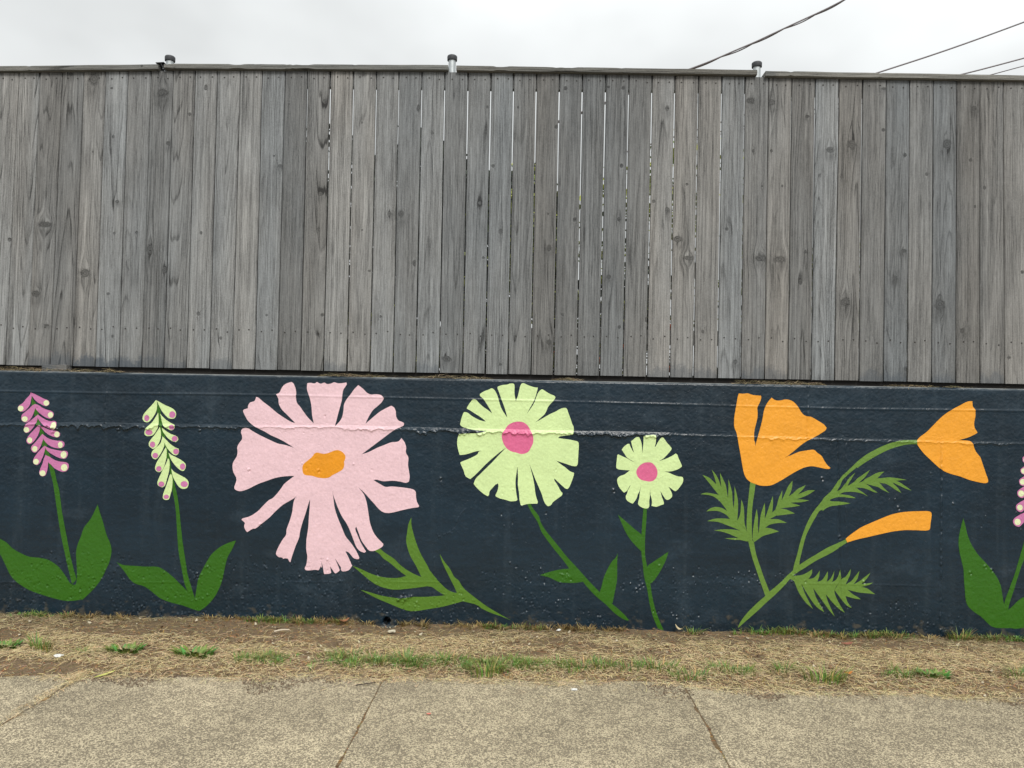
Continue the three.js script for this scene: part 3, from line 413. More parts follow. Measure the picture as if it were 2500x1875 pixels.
piece('frond', 'olive green', [1557, 783, 1566, 813, 1577, 856, 1597, 901, 1596, 869, 1593, 838, 1611, 875, 1632, 925, 1659, 962, 1657, 925, 1650, 895, 1637, 864, 1662, 883, 1693, 911, 1741, 936, 1723, 908, 1693, 877, 1729, 893, 1760, 904, 1799, 905, 1766, 882, 1729, 863, 1684, 846, 1717, 847, 1763, 841, 1718, 830, 1675, 827, 1648, 824, 1681, 816, 1709, 808, 1657, 798, 1584, 789, 1627, 781, 1676, 759, 1615, 750, 1566, 743]);
piece('frond', 'olive green', [1647, 355, 1666, 373, 1718, 380, 1751, 395, 1785, 418, 1783, 390, 1763, 358, 1792, 364, 1814, 385, 1831, 411, 1828, 374, 1817, 342, 1843, 351, 1865, 380, 1881, 409, 1881, 369, 1874, 343, 1894, 358, 1911, 387, 1921, 413, 1917, 376, 1908, 341, 1933, 359, 1950, 393, 1959, 419, 1962, 382, 1962, 357, 1923, 293, 1940, 234, 1963, 195, 1986, 156, 1952, 178, 1912, 216, 1869, 267, 1883, 221, 1906, 171, 1925, 131, 1889, 171, 1844, 232, 1792, 302, 1809, 248, 1838, 198, 1861, 156, 1816, 186, 1775, 236, 1718, 328, 1741, 269, 1764, 224, 1792, 174, 1747, 213, 1707, 268, 1684, 319, 1672, 344]);
piece('frond', 'olive green', [1962, 357, 1990, 377, 2007, 400, 2022, 426, 2016, 384, 1990, 329, 2024, 350, 2047, 379, 2074, 414, 2064, 368, 2039, 330, 2075, 351, 2103, 374, 2142, 404, 2121, 369, 2087, 334, 2121, 338, 2160, 345, 2132, 329, 2087, 316, 2121, 309, 2149, 290, 2173, 273, 2127, 278, 2064, 283, 2002, 298, 2036, 270, 2065, 254, 2084, 240, 2042, 245, 1991, 258, 2002, 224, 2028, 186, 1997, 201, 1963, 240, 1923, 293]);
piece('petal', 'orange', [1406, 944, 1378, 965, 1360, 999, 1349, 1047, 1337, 1114, 1324, 1182, 1311, 1249, 1297, 1286, 1295, 1335, 1301, 1384, 1309, 1433, 1315, 1470, 1322, 1496, 1351, 1495, 1376, 1498, 1394, 1493, 1413, 1488, 1437, 1486, 1460, 1485, 1461, 1467, 1451, 1439, 1438, 1411, 1440, 1374, 1437, 1337, 1427, 1294, 1420, 1257, 1420, 1208, 1426, 1168], [1436, 988]);
piece('petal', 'orange', [1426, 1168, 1440, 1221, 1455, 1276, 1469, 1332, 1478, 1387, 1490, 1424, 1508, 1453, 1526, 1474, 1548, 1459, 1578, 1457, 1609, 1464, 1639, 1461, 1667, 1446, 1688, 1422, 1707, 1392, 1725, 1371, 1747, 1362, 1771, 1359, 1805, 1341, 1848, 1315, 1867, 1294, 1860, 1278, 1830, 1256, 1793, 1234, 1745, 1208, 1703, 1177, 1660, 1139, 1603, 1095], [1436, 988]);
piece('petal', 'orange', [1603, 1095, 1648, 1118, 1697, 1140, 1745, 1150, 1788, 1155, 1812, 1136, 1837, 1118, 1855, 1088, 1874, 1061, 1892, 1046, 1886, 1039, 1862, 1039, 1825, 1046, 1777, 1053, 1728, 1043, 1667, 1011, 1607, 973, 1552, 941, 1516, 928, 1467, 926, 1430, 936, 1406, 944], [1436, 988]);
piece('petal', 'orange', [2424, 1228, 2444, 1250, 2483, 1280, 2527, 1326, 2578, 1378, 2628, 1415, 2679, 1444, 2730, 1471, 2762, 1475, 2765, 1443, 2779, 1421, 2780, 1382, 2773, 1343, 2776, 1311, 2791, 1286, 2787, 1276, 2743, 1253, 2699, 1239, 2651, 1231]);
piece('petal', 'orange', [2651, 1231, 2699, 1232, 2743, 1229, 2762, 1215, 2775, 1183, 2788, 1158, 2810, 1130, 2821, 1101, 2832, 1069, 2845, 1031, 2858, 993, 2858, 977, 2839, 970, 2788, 978, 2737, 991, 2687, 1009, 2629, 1024, 2579, 1045, 2534, 1082, 2496, 1117, 2464, 1148, 2432, 1189, 2424, 1208, 2424, 1228]);
piece('bud', 'orange', [1989, 611, 2028, 643, 2085, 683, 2155, 716, 2237, 753, 2300, 774, 2370, 785, 2434, 789, 2497, 790, 2513, 778, 2514, 759, 2509, 724, 2504, 683, 2491, 673, 2466, 671, 2409, 672, 2352, 671, 2282, 662, 2206, 644, 2123, 623, 2066, 609, 2028, 597, 1998, 587]);
flower('foxglove with orchid pink bells cut off by the right edge of the view');
piece('stem', 'deep green', [2958, 197, 2963, 250, 2992, 333, 3020, 410, 3049, 508, 3078, 610, 3121, 756, 3150, 922, 3174, 1097, 3193, 1097, 3172, 912, 3150, 766, 3107, 601, 3078, 504, 3063, 465, 3035, 377, 3011, 299, 2992, 241, 2982, 193]);
piece('leaf', 'deep green', [2708, 752, 2722, 704, 2736, 646, 2761, 588, 2799, 531, 2843, 484, 2881, 441, 2915, 394, 2936, 346, 2946, 298, 2956, 240, 2982, 188, 3011, 86, 2963, 85, 2915, 85, 2882, 94, 2858, 113, 2819, 150, 2771, 183, 2737, 216, 2723, 259, 2718, 317, 2713, 379, 2710, 437, 2698, 490, 2686, 543, 2680, 586, 2681, 630, 2691, 684]);
piece('leaf', 'deep green', [2977, 188, 3011, 222, 3040, 252, 3078, 277, 3155, 303, 3226, 353, 3298, 393, 3279, 296, 3226, 198, 3155, 125, 3078, 91, 3001, 86, 2953, 134]);
piece('bell', 'orchid pink', [3103, 1100, 3087, 1098, 3073, 1107, 3069, 1123, 3075, 1138, 3121, 1168, 3168, 1188, 3174, 1179, 3141, 1140]);
piece('bell', 'orchid pink', [3088, 1032, 3073, 1030, 3061, 1038, 3057, 1053, 3063, 1066, 3109, 1096, 3155, 1117, 3161, 1109, 3127, 1071]);
piece('bell', 'orchid pink', [3083, 962, 3067, 960, 3053, 969, 3048, 986, 3055, 1001, 3101, 1031, 3149, 1051, 3155, 1042, 3122, 1002]);
piece('bell', 'orchid pink', [3076, 888, 3057, 886, 3042, 897, 3037, 914, 3045, 932, 3091, 961, 3139, 980, 3146, 970, 3114, 930]);
piece('bell', 'orchid pink', [3068, 801, 3049, 799, 3034, 810, 3029, 828, 3036, 845, 3083, 875, 3131, 894, 3139, 884, 3106, 843]);
piece('bell', 'orchid pink', [3055, 711, 3035, 709, 3018, 720, 3012, 740, 3021, 759, 3068, 789, 3117, 806, 3124, 796, 3093, 753]);
spot('bell_mouth', 'cream', 3089, 1120, 14, 15, 0);
spot('bell_mouth', 'cream', 3076, 1050, 15, 16, 0);
spot('bell_mouth', 'cream', 3070, 983, 17, 18, 0);
spot('bell_mouth', 'cream', 3061, 911, 18, 19, 0);
spot('bell_mouth', 'cream', 3053, 825, 17, 18, 0);
spot('bell_mouth', 'cream', 3039, 736, 19, 20, 0);

// ================================================================ the board fence on top of the wall
// board joints, left to right, at the head and at the foot (mm), and the open gap at each joint
const HEADS = [-3343, -3204, -3058, -2916, -2772, -2626, -2476, -2329, -2184, -2041, -1891, -1748, -1599, -1454, -1305, -1155, -1006, -861, -712, -564, -414, -266].concat([-120, 26, 175, 322, 471, 620, 768, 914, 1064, 1213, 1360, 1511, 1658, 1807, 1956, 2105, 2255, 2402, 2551, 2698, 2843, 2989]);
const FEET = [-3362, -3216, -3070, -2924, -2777, -2623, -2475, -2331, -2186, -2036, -1890, -1743, -1598, -1449, -1302, -1151, -1003, -855, -709, -559, -410, -266].concat([-121, 25, 169, 316, 461, 608, 759, 904, 1053, 1205, 1352, 1501, 1649, 1794, 1940, 2092, 2245, 2393, 2544, 2695, 2845, 2999]);
const GAPS = [1, 2, 2, 2.4, 1.5, 1.5, 1.5, 1.8, 1.5, 2, 1.5, 2, 2.5, 3.6, 8, 5.2, 5.2, 4, 4.6, 6, 6.6, 6.6].concat([6.6, 6.2, 7.2, 7.2, 7.2, 5, 6.6, 6.2, 4, 5.2, 4.4, 1.8, 3.4, 4.4, 4.6, 4, 3, 3.4, 3, 2.4, 2, 2]);
const GAPS_LOW = [1, 1.5, 1.5, 1.5, 1.5, 1.5, 1.5, 1.5, 1.5, 1.8, 1.5, 2, 2, 3, 3.6, 6, 4, 4, 5, 4, 4.2, 6].concat([4, 4, 6, 5, 5, 5, 6, 5.2, 5, 4, 3, 2, 2.4, 3, 3, 3, 2.6, 3, 2.4, 2, 2, 2]);
while (HEADS[0] > -4900) { HEADS.unshift(HEADS[0] - 147); FEET.unshift(FEET[0] - 147); GAPS.unshift(2); GAPS_LOW.unshift(2); }
const LEAD = HEADS.indexOf(-3343);                                      // joint 0 of the photographed run
while (HEADS[HEADS.length - 1] < 4900) { HEADS.push(HEADS[HEADS.length - 1] + 147); FEET.push(FEET[FEET.length - 1] + 147); GAPS.push(3); GAPS_LOW.push(3); }
const KNOTS = {
  0: [[134, 809, 13, 16]],
  2: [[77, 910, 52, 21], [35, 465, 31, 23], [113, 265, 18, 8]],
  3: [[60, 1885, 16, 13]],
  4: [[68, 1855, 36, 42], [81, 1383, 8, 8], [59, 601, 36, 34]],
  5: [[45, 1799, 10, 8], [64, 1484, 10, 13], [92, 862, 10, 10], [104, 1066, 16, 10], [67, 473, 13, 10], [102, 202, 10, 13]],
  7: [[81, 1770, 39, 31], [128, 1445, 16, 16], [132, 632, 16, 31], [32, 761, 23, 36]],
  9: [[73, 1808, 13, 23], [69, 870, 10, 13], [68, 353, 13, 16]],
  12: [[128, 1310, 16, 13], [88, 1372, 8, 8], [68, 352, 10, 8]],
  13: [[30, 1707, 5, 8]],
  14: [[117, 1728, 16, 18], [101, 1134, 16, 16], [91, 911, 8, 8], [132, 362, 13, 13]],
  16: [[61, 1593, 8, 8], [129, 644, 13, 8], [77, 904, 8, 8]],
  17: [[106, 1013, 16, 16], [61, 357, 10, 10]],
  18: [[129, 1692, 13, 29], [32, 1012, 18, 26], [122, 699, 13, 23]],
  20: [[44, 95, 34, 21]],
  21: [[127, 1703, 10, 10], [90, 1088, 13, 13], [121, 739, 10, 10]],
  22: [[23, 1327, 13, 13], [81, 910, 13, 23], [99, 67, 10, 10]],
  23: [[31, 1703, 8, 10]],
  24: [[132, 1583, 13, 16], [102, 809, 16, 21], [113, 212, 18, 18], [90, 1025, 8, 8]],
  25: [[38, 1830, 13, 16], [114, 992, 13, 16], [46, 388, 8, 10]],
  27: [[109, 1834, 13, 13], [16, 1840, 10, 10], [109, 1337, 13, 16], [100, 996, 13, 16], [43, 631, 16, 16], [116, 314, 13, 13]],
  28: [[139, 364, 13, 18]],
  29: [[98, 1710, 16, 18], [111, 1059, 18, 21], [21, 1116, 13, 13]],
  30: [[145, 1754, 10, 16], [83, 1226, 10, 10], [33, 876, 31, 23], [103, 759, 39, 16]],
  31: [[51, 297, 10, 13]],
  32: [[43, 945, 13, 13], [108, 109, 16, 16]],
  33: [[34, 1766, 29, 23], [112, 1222, 8, 8], [54, 1445, 10, 13], [111, 766, 42, 23]],
  34: [[21, 1755, 23, 21], [92, 1224, 8, 10], [21, 1446, 10, 13], [84, 760, 42, 23]],
  35: [[98, 1667, 16, 10], [96, 808, 10, 13], [68, 619, 13, 23]],
  36: [[95, 1458, 29, 21]],
  37: [[83, 1492, 29, 34], [22, 1285, 8, 8], [56, 496, 34, 31], [147, 1149, 10, 21]],
  38: [[125, 1852, 16, 10], [128, 1589, 13, 13]],
  39: [[118, 1430, 13, 16], [117, 825, 21, 13], [139, 87, 16, 16], [62, 655, 16, 16]],
  41: [[83, 1505, 31, 36], [47, 495, 36, 34]],
  42: [[107, 1732, 18, 18], [85, 1405, 13, 13], [38, 332, 16, 18], [113, 1110, 8, 13]],
  44: [[109, 705, 13, 13], [25, 169, 13, 10]],
};
// weathered cedar: one strip of texture per board, 24 boards to a sheet
const SHEET_W = 2048, SHEET_H = 1280, SLOT = 85, BOARD_H = 1.94, sheets = [];
const BLUE_FEET = new Set([2, 3, 4, 5, 6, 7, 8, 10, 15, 19, 29, 30, 31, 33, 34, 38, 39, 41, 43]);
for (let s = 0; s < 2; s++) {
  const col = new Uint8Array(SHEET_W * SHEET_H * 4), bmp = new Uint8Array(SHEET_W * SHEET_H * 4);
  for (let b = 0; b < 24; b++) {
    const id = s * 24 + b, r = rng(id * 131 + 7), knots = (KNOTS[id] ?? []).map((k) => k.map((q, n) => q / 1000 * (n > 1 ? 0.82 : 1))), off = id * 13.7;
    const flat = r() < 0.62, uc = 0.03 + 0.09 * r(), tone = 0.78 + 0.44 * r(), warm = (r() - 0.50) * 0.075, ringAmp = 0.34 + 0.45 * r() * r(), spacing = 0.0055 + 0.006 * r(), rise = (r() < 0.5 ? -1 : 1) * (0.05 + 0.16 * r()), streaky = 0.38 + 0.4 * r(), sapC = 0.03 + 0.08 * r(), sap = r() < 0.35 ? 0.28 : 0;
    if (!knots.length && r() < 0.5) knots.push([0.02 + 0.1 * r(), 0.2 + 1.5 * r(), 0.009, 0.011]);
    for (let y = 0; y < SHEET_H; y++) for (let x = 0; x < SLOT; x++) {
      const u = x / SLOT * 0.147, v = y / SHEET_H * BOARD_H;
      let uu = u + 0.010 * (vn(v * 1.7, off) - 0.5) + 0.0035 * (vn(v * 9, off + 3 + u * 20) - 0.5), vv = v, inside = 0, halo = 0, edge = 0, ringK = 0, smear = 0;
      for (const [ku, kv, ru, rv] of knots) {
        const du = u - ku, dv = v - kv;
        if (Math.abs(dv) > 12 * rv + 0.06) continue;
        const sv = rv * 2.4, D = (du * du) / (ru * ru) + (dv * dv) / (sv * sv), d = Math.sqrt((du * du) / (ru * ru) + (dv * dv) / (rv * rv)) * (1 + 0.25 * (vn(u * 300 + off, v * 300) - 0.5));
        uu += (du > 0 ? -1 : 1) * ru * 0.95 * Math.exp(-Math.max(0, D - 0.6) * 0.35) * Math.min(1, Math.abs(du) / ru + 0.3);
        if (d < 1) { inside = 1; ringK = d; }
        if (d >= 1 && d < 1.35) edge = Math.max(edge, 1 - (d - 1) / 0.35);
        halo = Math.max(halo, Math.exp(-Math.max(0, d - 1) * 0.9));
        smear = Math.max(smear, ru > 0.012 ? Math.exp(-((du * du) / (ru * ru * 6) + ((dv + rv * 1.8) ** 2) / (rv * rv * 7))) : 0);
      }
      const G = flat ? ((uu - uc) * (uu - uc) * 420 + rise * vv * 16 + 1.1 * fbm(uu * 30 + off, vv * 1.4, 2)) * (0.0095 / spacing) : uu / spacing + 0.8 * fbm(uu * 16 + off, vv * 1.1, 2);
      const f = G - Math.floor(G), ring = Math.pow(f, 3.2) * (f < 0.93 ? 1 : (1 - f) / 0.07) * smoothstep(vn(u * 40 + off, v * 2.2), 0.15, 0.6);
      const fibre = 0.6 * vn(u * 330 + off, v * 9) + 0.4 * vn(u * 560 + off, v * 26) - 0.5, fine = hash(x + id * 90, y) - 0.5, streak = fbm(uu * 115 + off, v * 1.1, 3) - 0.5, blotch = fbm(u * 11 + off, v * 3.1 + off, 3) - 0.5;
      let k = 1 - ringAmp * (0.75 * ring + 0.55 * smoothstep(f, 0.80, 0.88) * (1 - smoothstep(f, 0.93, 0.99)) * smoothstep(vn(u * 25 + off + 5, v * 1.6), 0.3, 0.6)) * (1 + 1.4 * halo) + 0.22 * (vn(u * 270 + off, v * 190) - 0.5) + 0.85 * fibre + 0.30 * fine + streaky * 1.3 * streak + 0.42 * blotch;
      k += 0.30 * Math.max(0, halo - 0.25) * (1 - inside) * smoothstep(vn(u * 160 + off, v * 60), 0.3, 0.8);
      k += sap * Math.exp(-(((uu - sapC) / 0.012) ** 2)) * smoothstep(vn(v * 6, off + 9), 0.3, 0.7);
      k -= 0.16 * halo * (1 - inside) * vn(u * 200, v * 90) - 0.10 * (halo > 0.5 ? 1 : 0) * ring;
      k *= 1 - 0.28 * smear * (0.6 + 0.8 * vn(u * 60, v * 40));
      if (inside) k = 0.40 + 0.16 * vn(u * 220, v * 220) + 0.12 * Math.sin(ringK * 14) - (Math.abs(vn(u * 30 + off, v * 160) - 0.5) < 0.04 ? 0.22 : 0);
      k -= 0.45 * edge * vn(u * 240 + off, v * 160);
      if (hash(x * 3 + id, y >> 2) > 0.9986) k *= 0.55;                 // checks
      k = Math.max(0.15, k) * tone;
      const wv = clamp(warm + 0.07 * (fbm(u * 6 + off, v * 1.2 + 50, 2) - 0.5), -0.1, 0.1);
      let R = 0.203 * k * (1 + wv), Gc = 0.205 * k, B = 0.202 * k * (1 - wv);
      if (BLUE_FEET.has(id) && v < 0.13) {                              // slate paint overspray on the feet of some boards
        const m = smoothstep(0.095 * fbm(u * 18 + off, 5, 2) + 0.05 * fbm(u * 90, v * 90 + off, 3) - v + 0.008, 0, 0.05) * (id === 5 || id === 6 || id === 4 ? 0.7 : 0.38);
        R = lerp(R, 0.05, m); Gc = lerp(Gc, 0.068, m); B = lerp(B, 0.09, m);
      }
      const o = (y * SHEET_W + b * SLOT + x) * 4;
      col[o] = S8(R); col[o + 1] = S8(Gc); col[o + 2] = S8(B); col[o + 3] = 255;
      bmp[o] = bmp[o + 1] = bmp[o + 2] = clamp(255 * (0.55 * k / tone), 0, 255); bmp[o + 3] = 255;
    }
  }
  const map = dataTex(col, SHEET_W, SHEET_H, true), bump = dataTex(bmp, SHEET_W, SHEET_H, false);
  sheets.push(std({ map, bumpMap: bump, bumpScale: 0.0022, roughness: 0.88 }));
}
// a timber whose grain runs along u: the map of one board turned on its side, in other tones
function timber(w, h, d, x, y, z, slot, tilt = 0) {                     // box lying along x, uv taken along one board strip
  const g = new RoundedBoxGeometry(w, h, d, 2, 0.003), p = g.attributes.position, u = g.attributes.uv;
  for (let i = 0; i < p.count; i++) u.setXY(i, ((slot % 24) * SLOT + 8 + (SLOT - 16) * clamp((p.getY(i) + p.getZ(i)) / (h + d) + 0.5, 0, 1)) / SHEET_W, (p.getX(i) + w / 2) / BOARD_H);
  return g.rotateZ(tilt).translate(x, y, z);
}
function roughTimber(w, h, d, x, y, z, slot, tilt) {                    // the same with a chewed upper edge
  const g = new THREE.BoxGeometry(w, h, d, Math.round(w / 0.02), 2, 2), p = g.attributes.position, u = g.attributes.uv;
  for (let i = 0; i < p.count; i++) {
    const X = p.getX(i), Y = p.getY(i), Zz = p.getZ(i), ed = Math.abs(Y) > h * 0.4 && Math.abs(Zz) > d * 0.4 ? 1 : 0;
    u.setXY(i, ((slot % 24) * SLOT + 8 + (SLOT - 16) * clamp((Y + Zz) / (h + d) + 0.5, 0, 1)) / SHEET_W, (X + w / 2) / BOARD_H);
    p.setXYZ(i, X, Y + 0.0028 * (fbm(X * 5 + slot, 3, 4) - 0.5) - Math.sign(Y) * ed * (0.0012 + 0.005 * smoothstep(fbm(X * 13 + slot * 3, Zz * 20, 3), 0.55, 0.75)), Zz + 0.004 * (fbm(X * 4 + slot, 8, 3) - 0.5) - Math.sign(Zz) * ed * 0.0015);
  }
  g.computeVertexNormals();
  return g.rotateZ(tilt).translate(x, y, z);
}
const fence = thing('board_fence');
tag(fence, 'tall weathered grey cedar board fence standing on top of the painted wall', 'fence');
const headY = line([[-3.447, 3.498], [-2.414, 3.520], [-2.377, 3.525], [-0.539, 3.534], [-0.490, 3.532], [1.427, 3.522], [1.478, 3.517], [3.097, 3.505], [5, 3.49]]);
const footY = line([[-3.4, 1.596], [-0.1, 1.5935], [3.1, 1.591]]);
const FZ = -0.06, nails = [];
{
  const r = rng(5);
  for (let i = 0; i < HEADS.length - 1; i++) {
    const n = i - LEAD + 1, id = ((n % 48) + 48) % 48;                  // n: boards counted from the photographed run
    const w0 = 0.0005, xt0 = HEADS[i] / 1000 + GAPS[i] / 2250 + w0, xt1 = HEADS[i + 1] / 1000 - GAPS[i + 1] / 2250 - w0, xb0 = FEET[i] / 1000 + GAPS_LOW[i] / 2250 + w0, xb1 = FEET[i + 1] / 1000 - GAPS_LOW[i + 1] / 2250 - w0;
    const yt = headY((xt0 + xt1) / 2) - 0.0012, yb = footY((xb0 + xb1) / 2) + 0.004 * (r() - 0.5), zf = FZ + 0.003 * (r() - 0.5), zb = zf - 0.0175, cup = 0.0012 * (r() - 0.3), bow = 0.0016 * (r() - 0.5);
    // cross-section: front with eased edges and a slight cup, swept from foot to head; the long edges waver a little
    const U = [0, 0.028, 0.25, 0.5, 0.75, 0.972, 1], rows = 15, pos = [], uv = [], idx = [], M = U.length + 2, ph = r() * 50;
    for (let j = 0; j <= rows; j++) {
      const t = j / rows, wob = (e) => 0.0011 * (vn(t * 9 + ph, e * 7 + i) - 0.5) * Math.sin(Math.PI * t), a = lerp(xb0, xt0, t) + wob(0), b = lerp(xb1, xt1, t) + wob(1), y = lerp(yb, yt, t);
      for (let k = 0; k < U.length; k++) { const q = U[k], ease = k === 0 || k === U.length - 1 ? 0.0085 : 0; pos.push(lerp(a, b, q), y, zf - ease + cup * 4 * q * (1 - q) + bow * Math.sin(Math.PI * t)); uv.push(((id % 24) * SLOT + 1.5 + (SLOT - 3) * q) / SHEET_W, (0.004 + 0.99 * t * (yt - yb) / BOARD_H)); }
      pos.push(b, y, zb, a, y, zb); uv.push(((id % 24) * SLOT + SLOT - 2) / SHEET_W, t * 0.98, ((id % 24) * SLOT + 2) / SHEET_W, t * 0.98);
    }
    for (let j = 0; j < rows; j++) for (let k = 0; k < M; k++) { const a = j * M + k, b = j * M + (k + 1) % M; idx.push(a, b, b + M, a, b + M, a + M); }
    for (let k = 1; k < M - 1; k++) { idx.push(0, k + 1, k); const T = rows * M; idx.push(T, T + k, T + k + 1); }
    const g = poly3(pos, idx); g.setAttribute('uv', new THREE.Float32BufferAttribute(uv, 2)); g.computeVertexNormals();
    part('board', g, sheets[id >= 24 ? 1 : 0], fence);
    for (const [q, up] of [[0.27, 0], [0.74, 0], [0.29, 1], [0.76, 1]]) {
      const y = up ? headY((xt0 + xt1) / 2) - 0.043 + 0.014 * (r() - 0.5) : 1.842 + 0.022 * (r() - 0.5), t = (y - yb) / (yt - yb), x = lerp(lerp(xb0, xt0, t), lerp(xb1, xt1, t), q + 0.08 * (r() - 0.5));
      nails.push(new THREE.CylinderGeometry(0.0044, 0.0044, 0.004, 8).rotateX(Math.PI / 2).translate(x, y, zf + cup * 0.75 + 0.0002 + bow * Math.sin(Math.PI * t)));
    }
  }
}
part('nail_heads', mergeGeometries(nails), std({ color: C(0.035, 0.032, 0.029), metalness: 0.3, roughness: 0.7 }), fence).userData.kind = 'stuff';
// rails behind the boards, one length per bay, and the kick board along the foot
const POSTS = [-4.32, -2.393, -0.527, 1.457, 3.42];
{
  const bays = [-5, ...POSTS.slice(1, 4), 5];
  for (let i = 0; i < bays.length - 1; i++) {
    const a = bays[i] + 0.003, b = bays[i + 1] - 0.003, m = (a + b) / 2;
    part('rail', timber(b - a, 0.088, 0.038, m, 3.476 + (headY(m) - 3.525) * 0.8, -0.0995, 11 + i), sheets[0], fence);
    part('rail', timber(b - a, 0.092, 0.038, m, 1.846, -0.0995, 14 + i), sheets[0], fence);
  }
  part('kick_board', timber(9.9, 0.085, 0.019, 0, 1.5625, -0.0995, 5), std({ color: C(0.02, 0.018, 0.016) }), fence);
  part('post_block', timber(0.16, 0.045, 0.06, -3.02, 1.5785, -0.055, 3), sheets[0], fence);
  // cap rail: four lengths, ends a little apart at the posts
  const caps = [[-5.2, -2.414, 21], [-2.377, -0.541, 22], [-0.488, 1.427, 23], [1.480, 5.2, 10]];
  for (const [a, b, slot] of caps) {
    const m = (a + b) / 2, ya = headY(Math.max(a, -3.447) + 0.002), yb = headY(Math.min(b, 3.6) - 0.002), spanA = Math.max(a, -3.447), spanB = Math.min(b, 3.6), tilt = Math.atan2(yb - ya, spanB - spanA), yc = lerp(ya, yb, (m - spanA) / (spanB - spanA));
    part('cap_rail', roughTimber(b - a, 0.032, 0.089, m, yc + 0.016, -0.0745, slot, tilt), std({ map: sheets[0].map, bumpMap: sheets[0].bumpMap, bumpScale: 0.003, color: C(0.86, 0.82, 0.74) }), fence);
  }
  part('cap_bracket', new RoundedBoxGeometry(0.055, 0.006, 0.075, 2, 0.002).rotateZ(0.06).translate(-2.408, 3.566, -0.075), std({ color: C(0.04, 0.043, 0.045), metalness: 0.7, roughness: 0.5 }), fence);
  part('cap_bracket', new RoundedBoxGeometry(0.004, 0.05, 0.06, 2, 0.0015).rotateZ(0.5).translate(-2.392, 3.543, -0.07), std({ color: C(0.04, 0.043, 0.045), metalness: 0.7, roughness: 0.5 }), fence);
  const zinc = std({ color: C(0.46, 0.49, 0.50), metalness: 0.6, roughness: 0.5, bumpMap: grain, bumpScale: 0.002 }), rubber = std({ color: C(0.055, 0.058, 0.064), roughness: 0.6 });
  for (const [x, top] of [[-2.393, 3.655], [-0.527, 3.677], [1.457, 3.653]]) {
    const p = part('post', new THREE.CylinderGeometry(0.0238, 0.0238, top - 1.5, 28).translate(x, (top + 1.48) / 2, -0.143), zinc, fence);
    const h = 0.032, prof = [[0, 0.002], [0.017, 0.0015], [0.028, -0.001], [0.0322, -0.005], [0.0328, -0.012], [0.0320, -h], [0.0268, -h], [0.0255, -h + 0.004]].map(([a, b]) => new THREE.Vector2(a, b));
    part('post_cap', new THREE.LatheGeometry(prof, 32).translate(x, top, -0.143), rubber, p);
  }
}

// ================================================================ ground, pavement, verge
const slabTex = tex(2048, 2048, (x, y) => {                             // exposed aggregate: cream chips in grey-brown mortar, 2.46 m tile
  const u = x / 2048, v = y / 2048, chips = 0.72 * tileFbm(u, v, 640, 2) + 0.28 * tileFbm(u + 0.5, v, 420, 1), big = tileFbm(u + 0.4, v + 0.2, 8, 4), mid = tileFbm(u, v + 0.6, 64, 3), f = hash(x, y * 3 + 1) - 0.5;
  const m = smoothstep(chips + 0.22 * (mid - 0.5) + 0.10 * f, 0.49, 0.59), dark = 1 - smoothstep(chips - 0.1 * f, 0.30, 0.42), k = 0.72 + 0.32 * (big - 0.5) + 0.18 * f;
  return [(lerp(lerp(0.35, 0.83, m), 0.20, dark * 0.5)) * k, (lerp(lerp(0.295, 0.71, m), 0.168, dark * 0.5)) * k, (lerp(lerp(0.200, 0.480, m), 0.117, dark * 0.5)) * k];
});
slabTex.repeat.set(1 / 2.46, 1 / 2.46);
const slabBump = tex(1024, 1024, (x, y) => tileFbm(x / 1024, y / 1024, 256, 3), false); slabBump.repeat.set(1 / 1.23, 1 / 1.23);
const slabMat = std({ vertexColors: true, map: slabTex, bumpMap: slabBump, bumpScale: 0.006, roughness: 0.9 });
const pavement = thing('pavement'); pavement.userData.kind = 'structure';
const JX = [-6.8, -5.27, -3.735, -2.205, -0.698, 0.823, 2.375, 3.9, 5.43, 6.96], ZK = 0.80, ZF = 2.36;
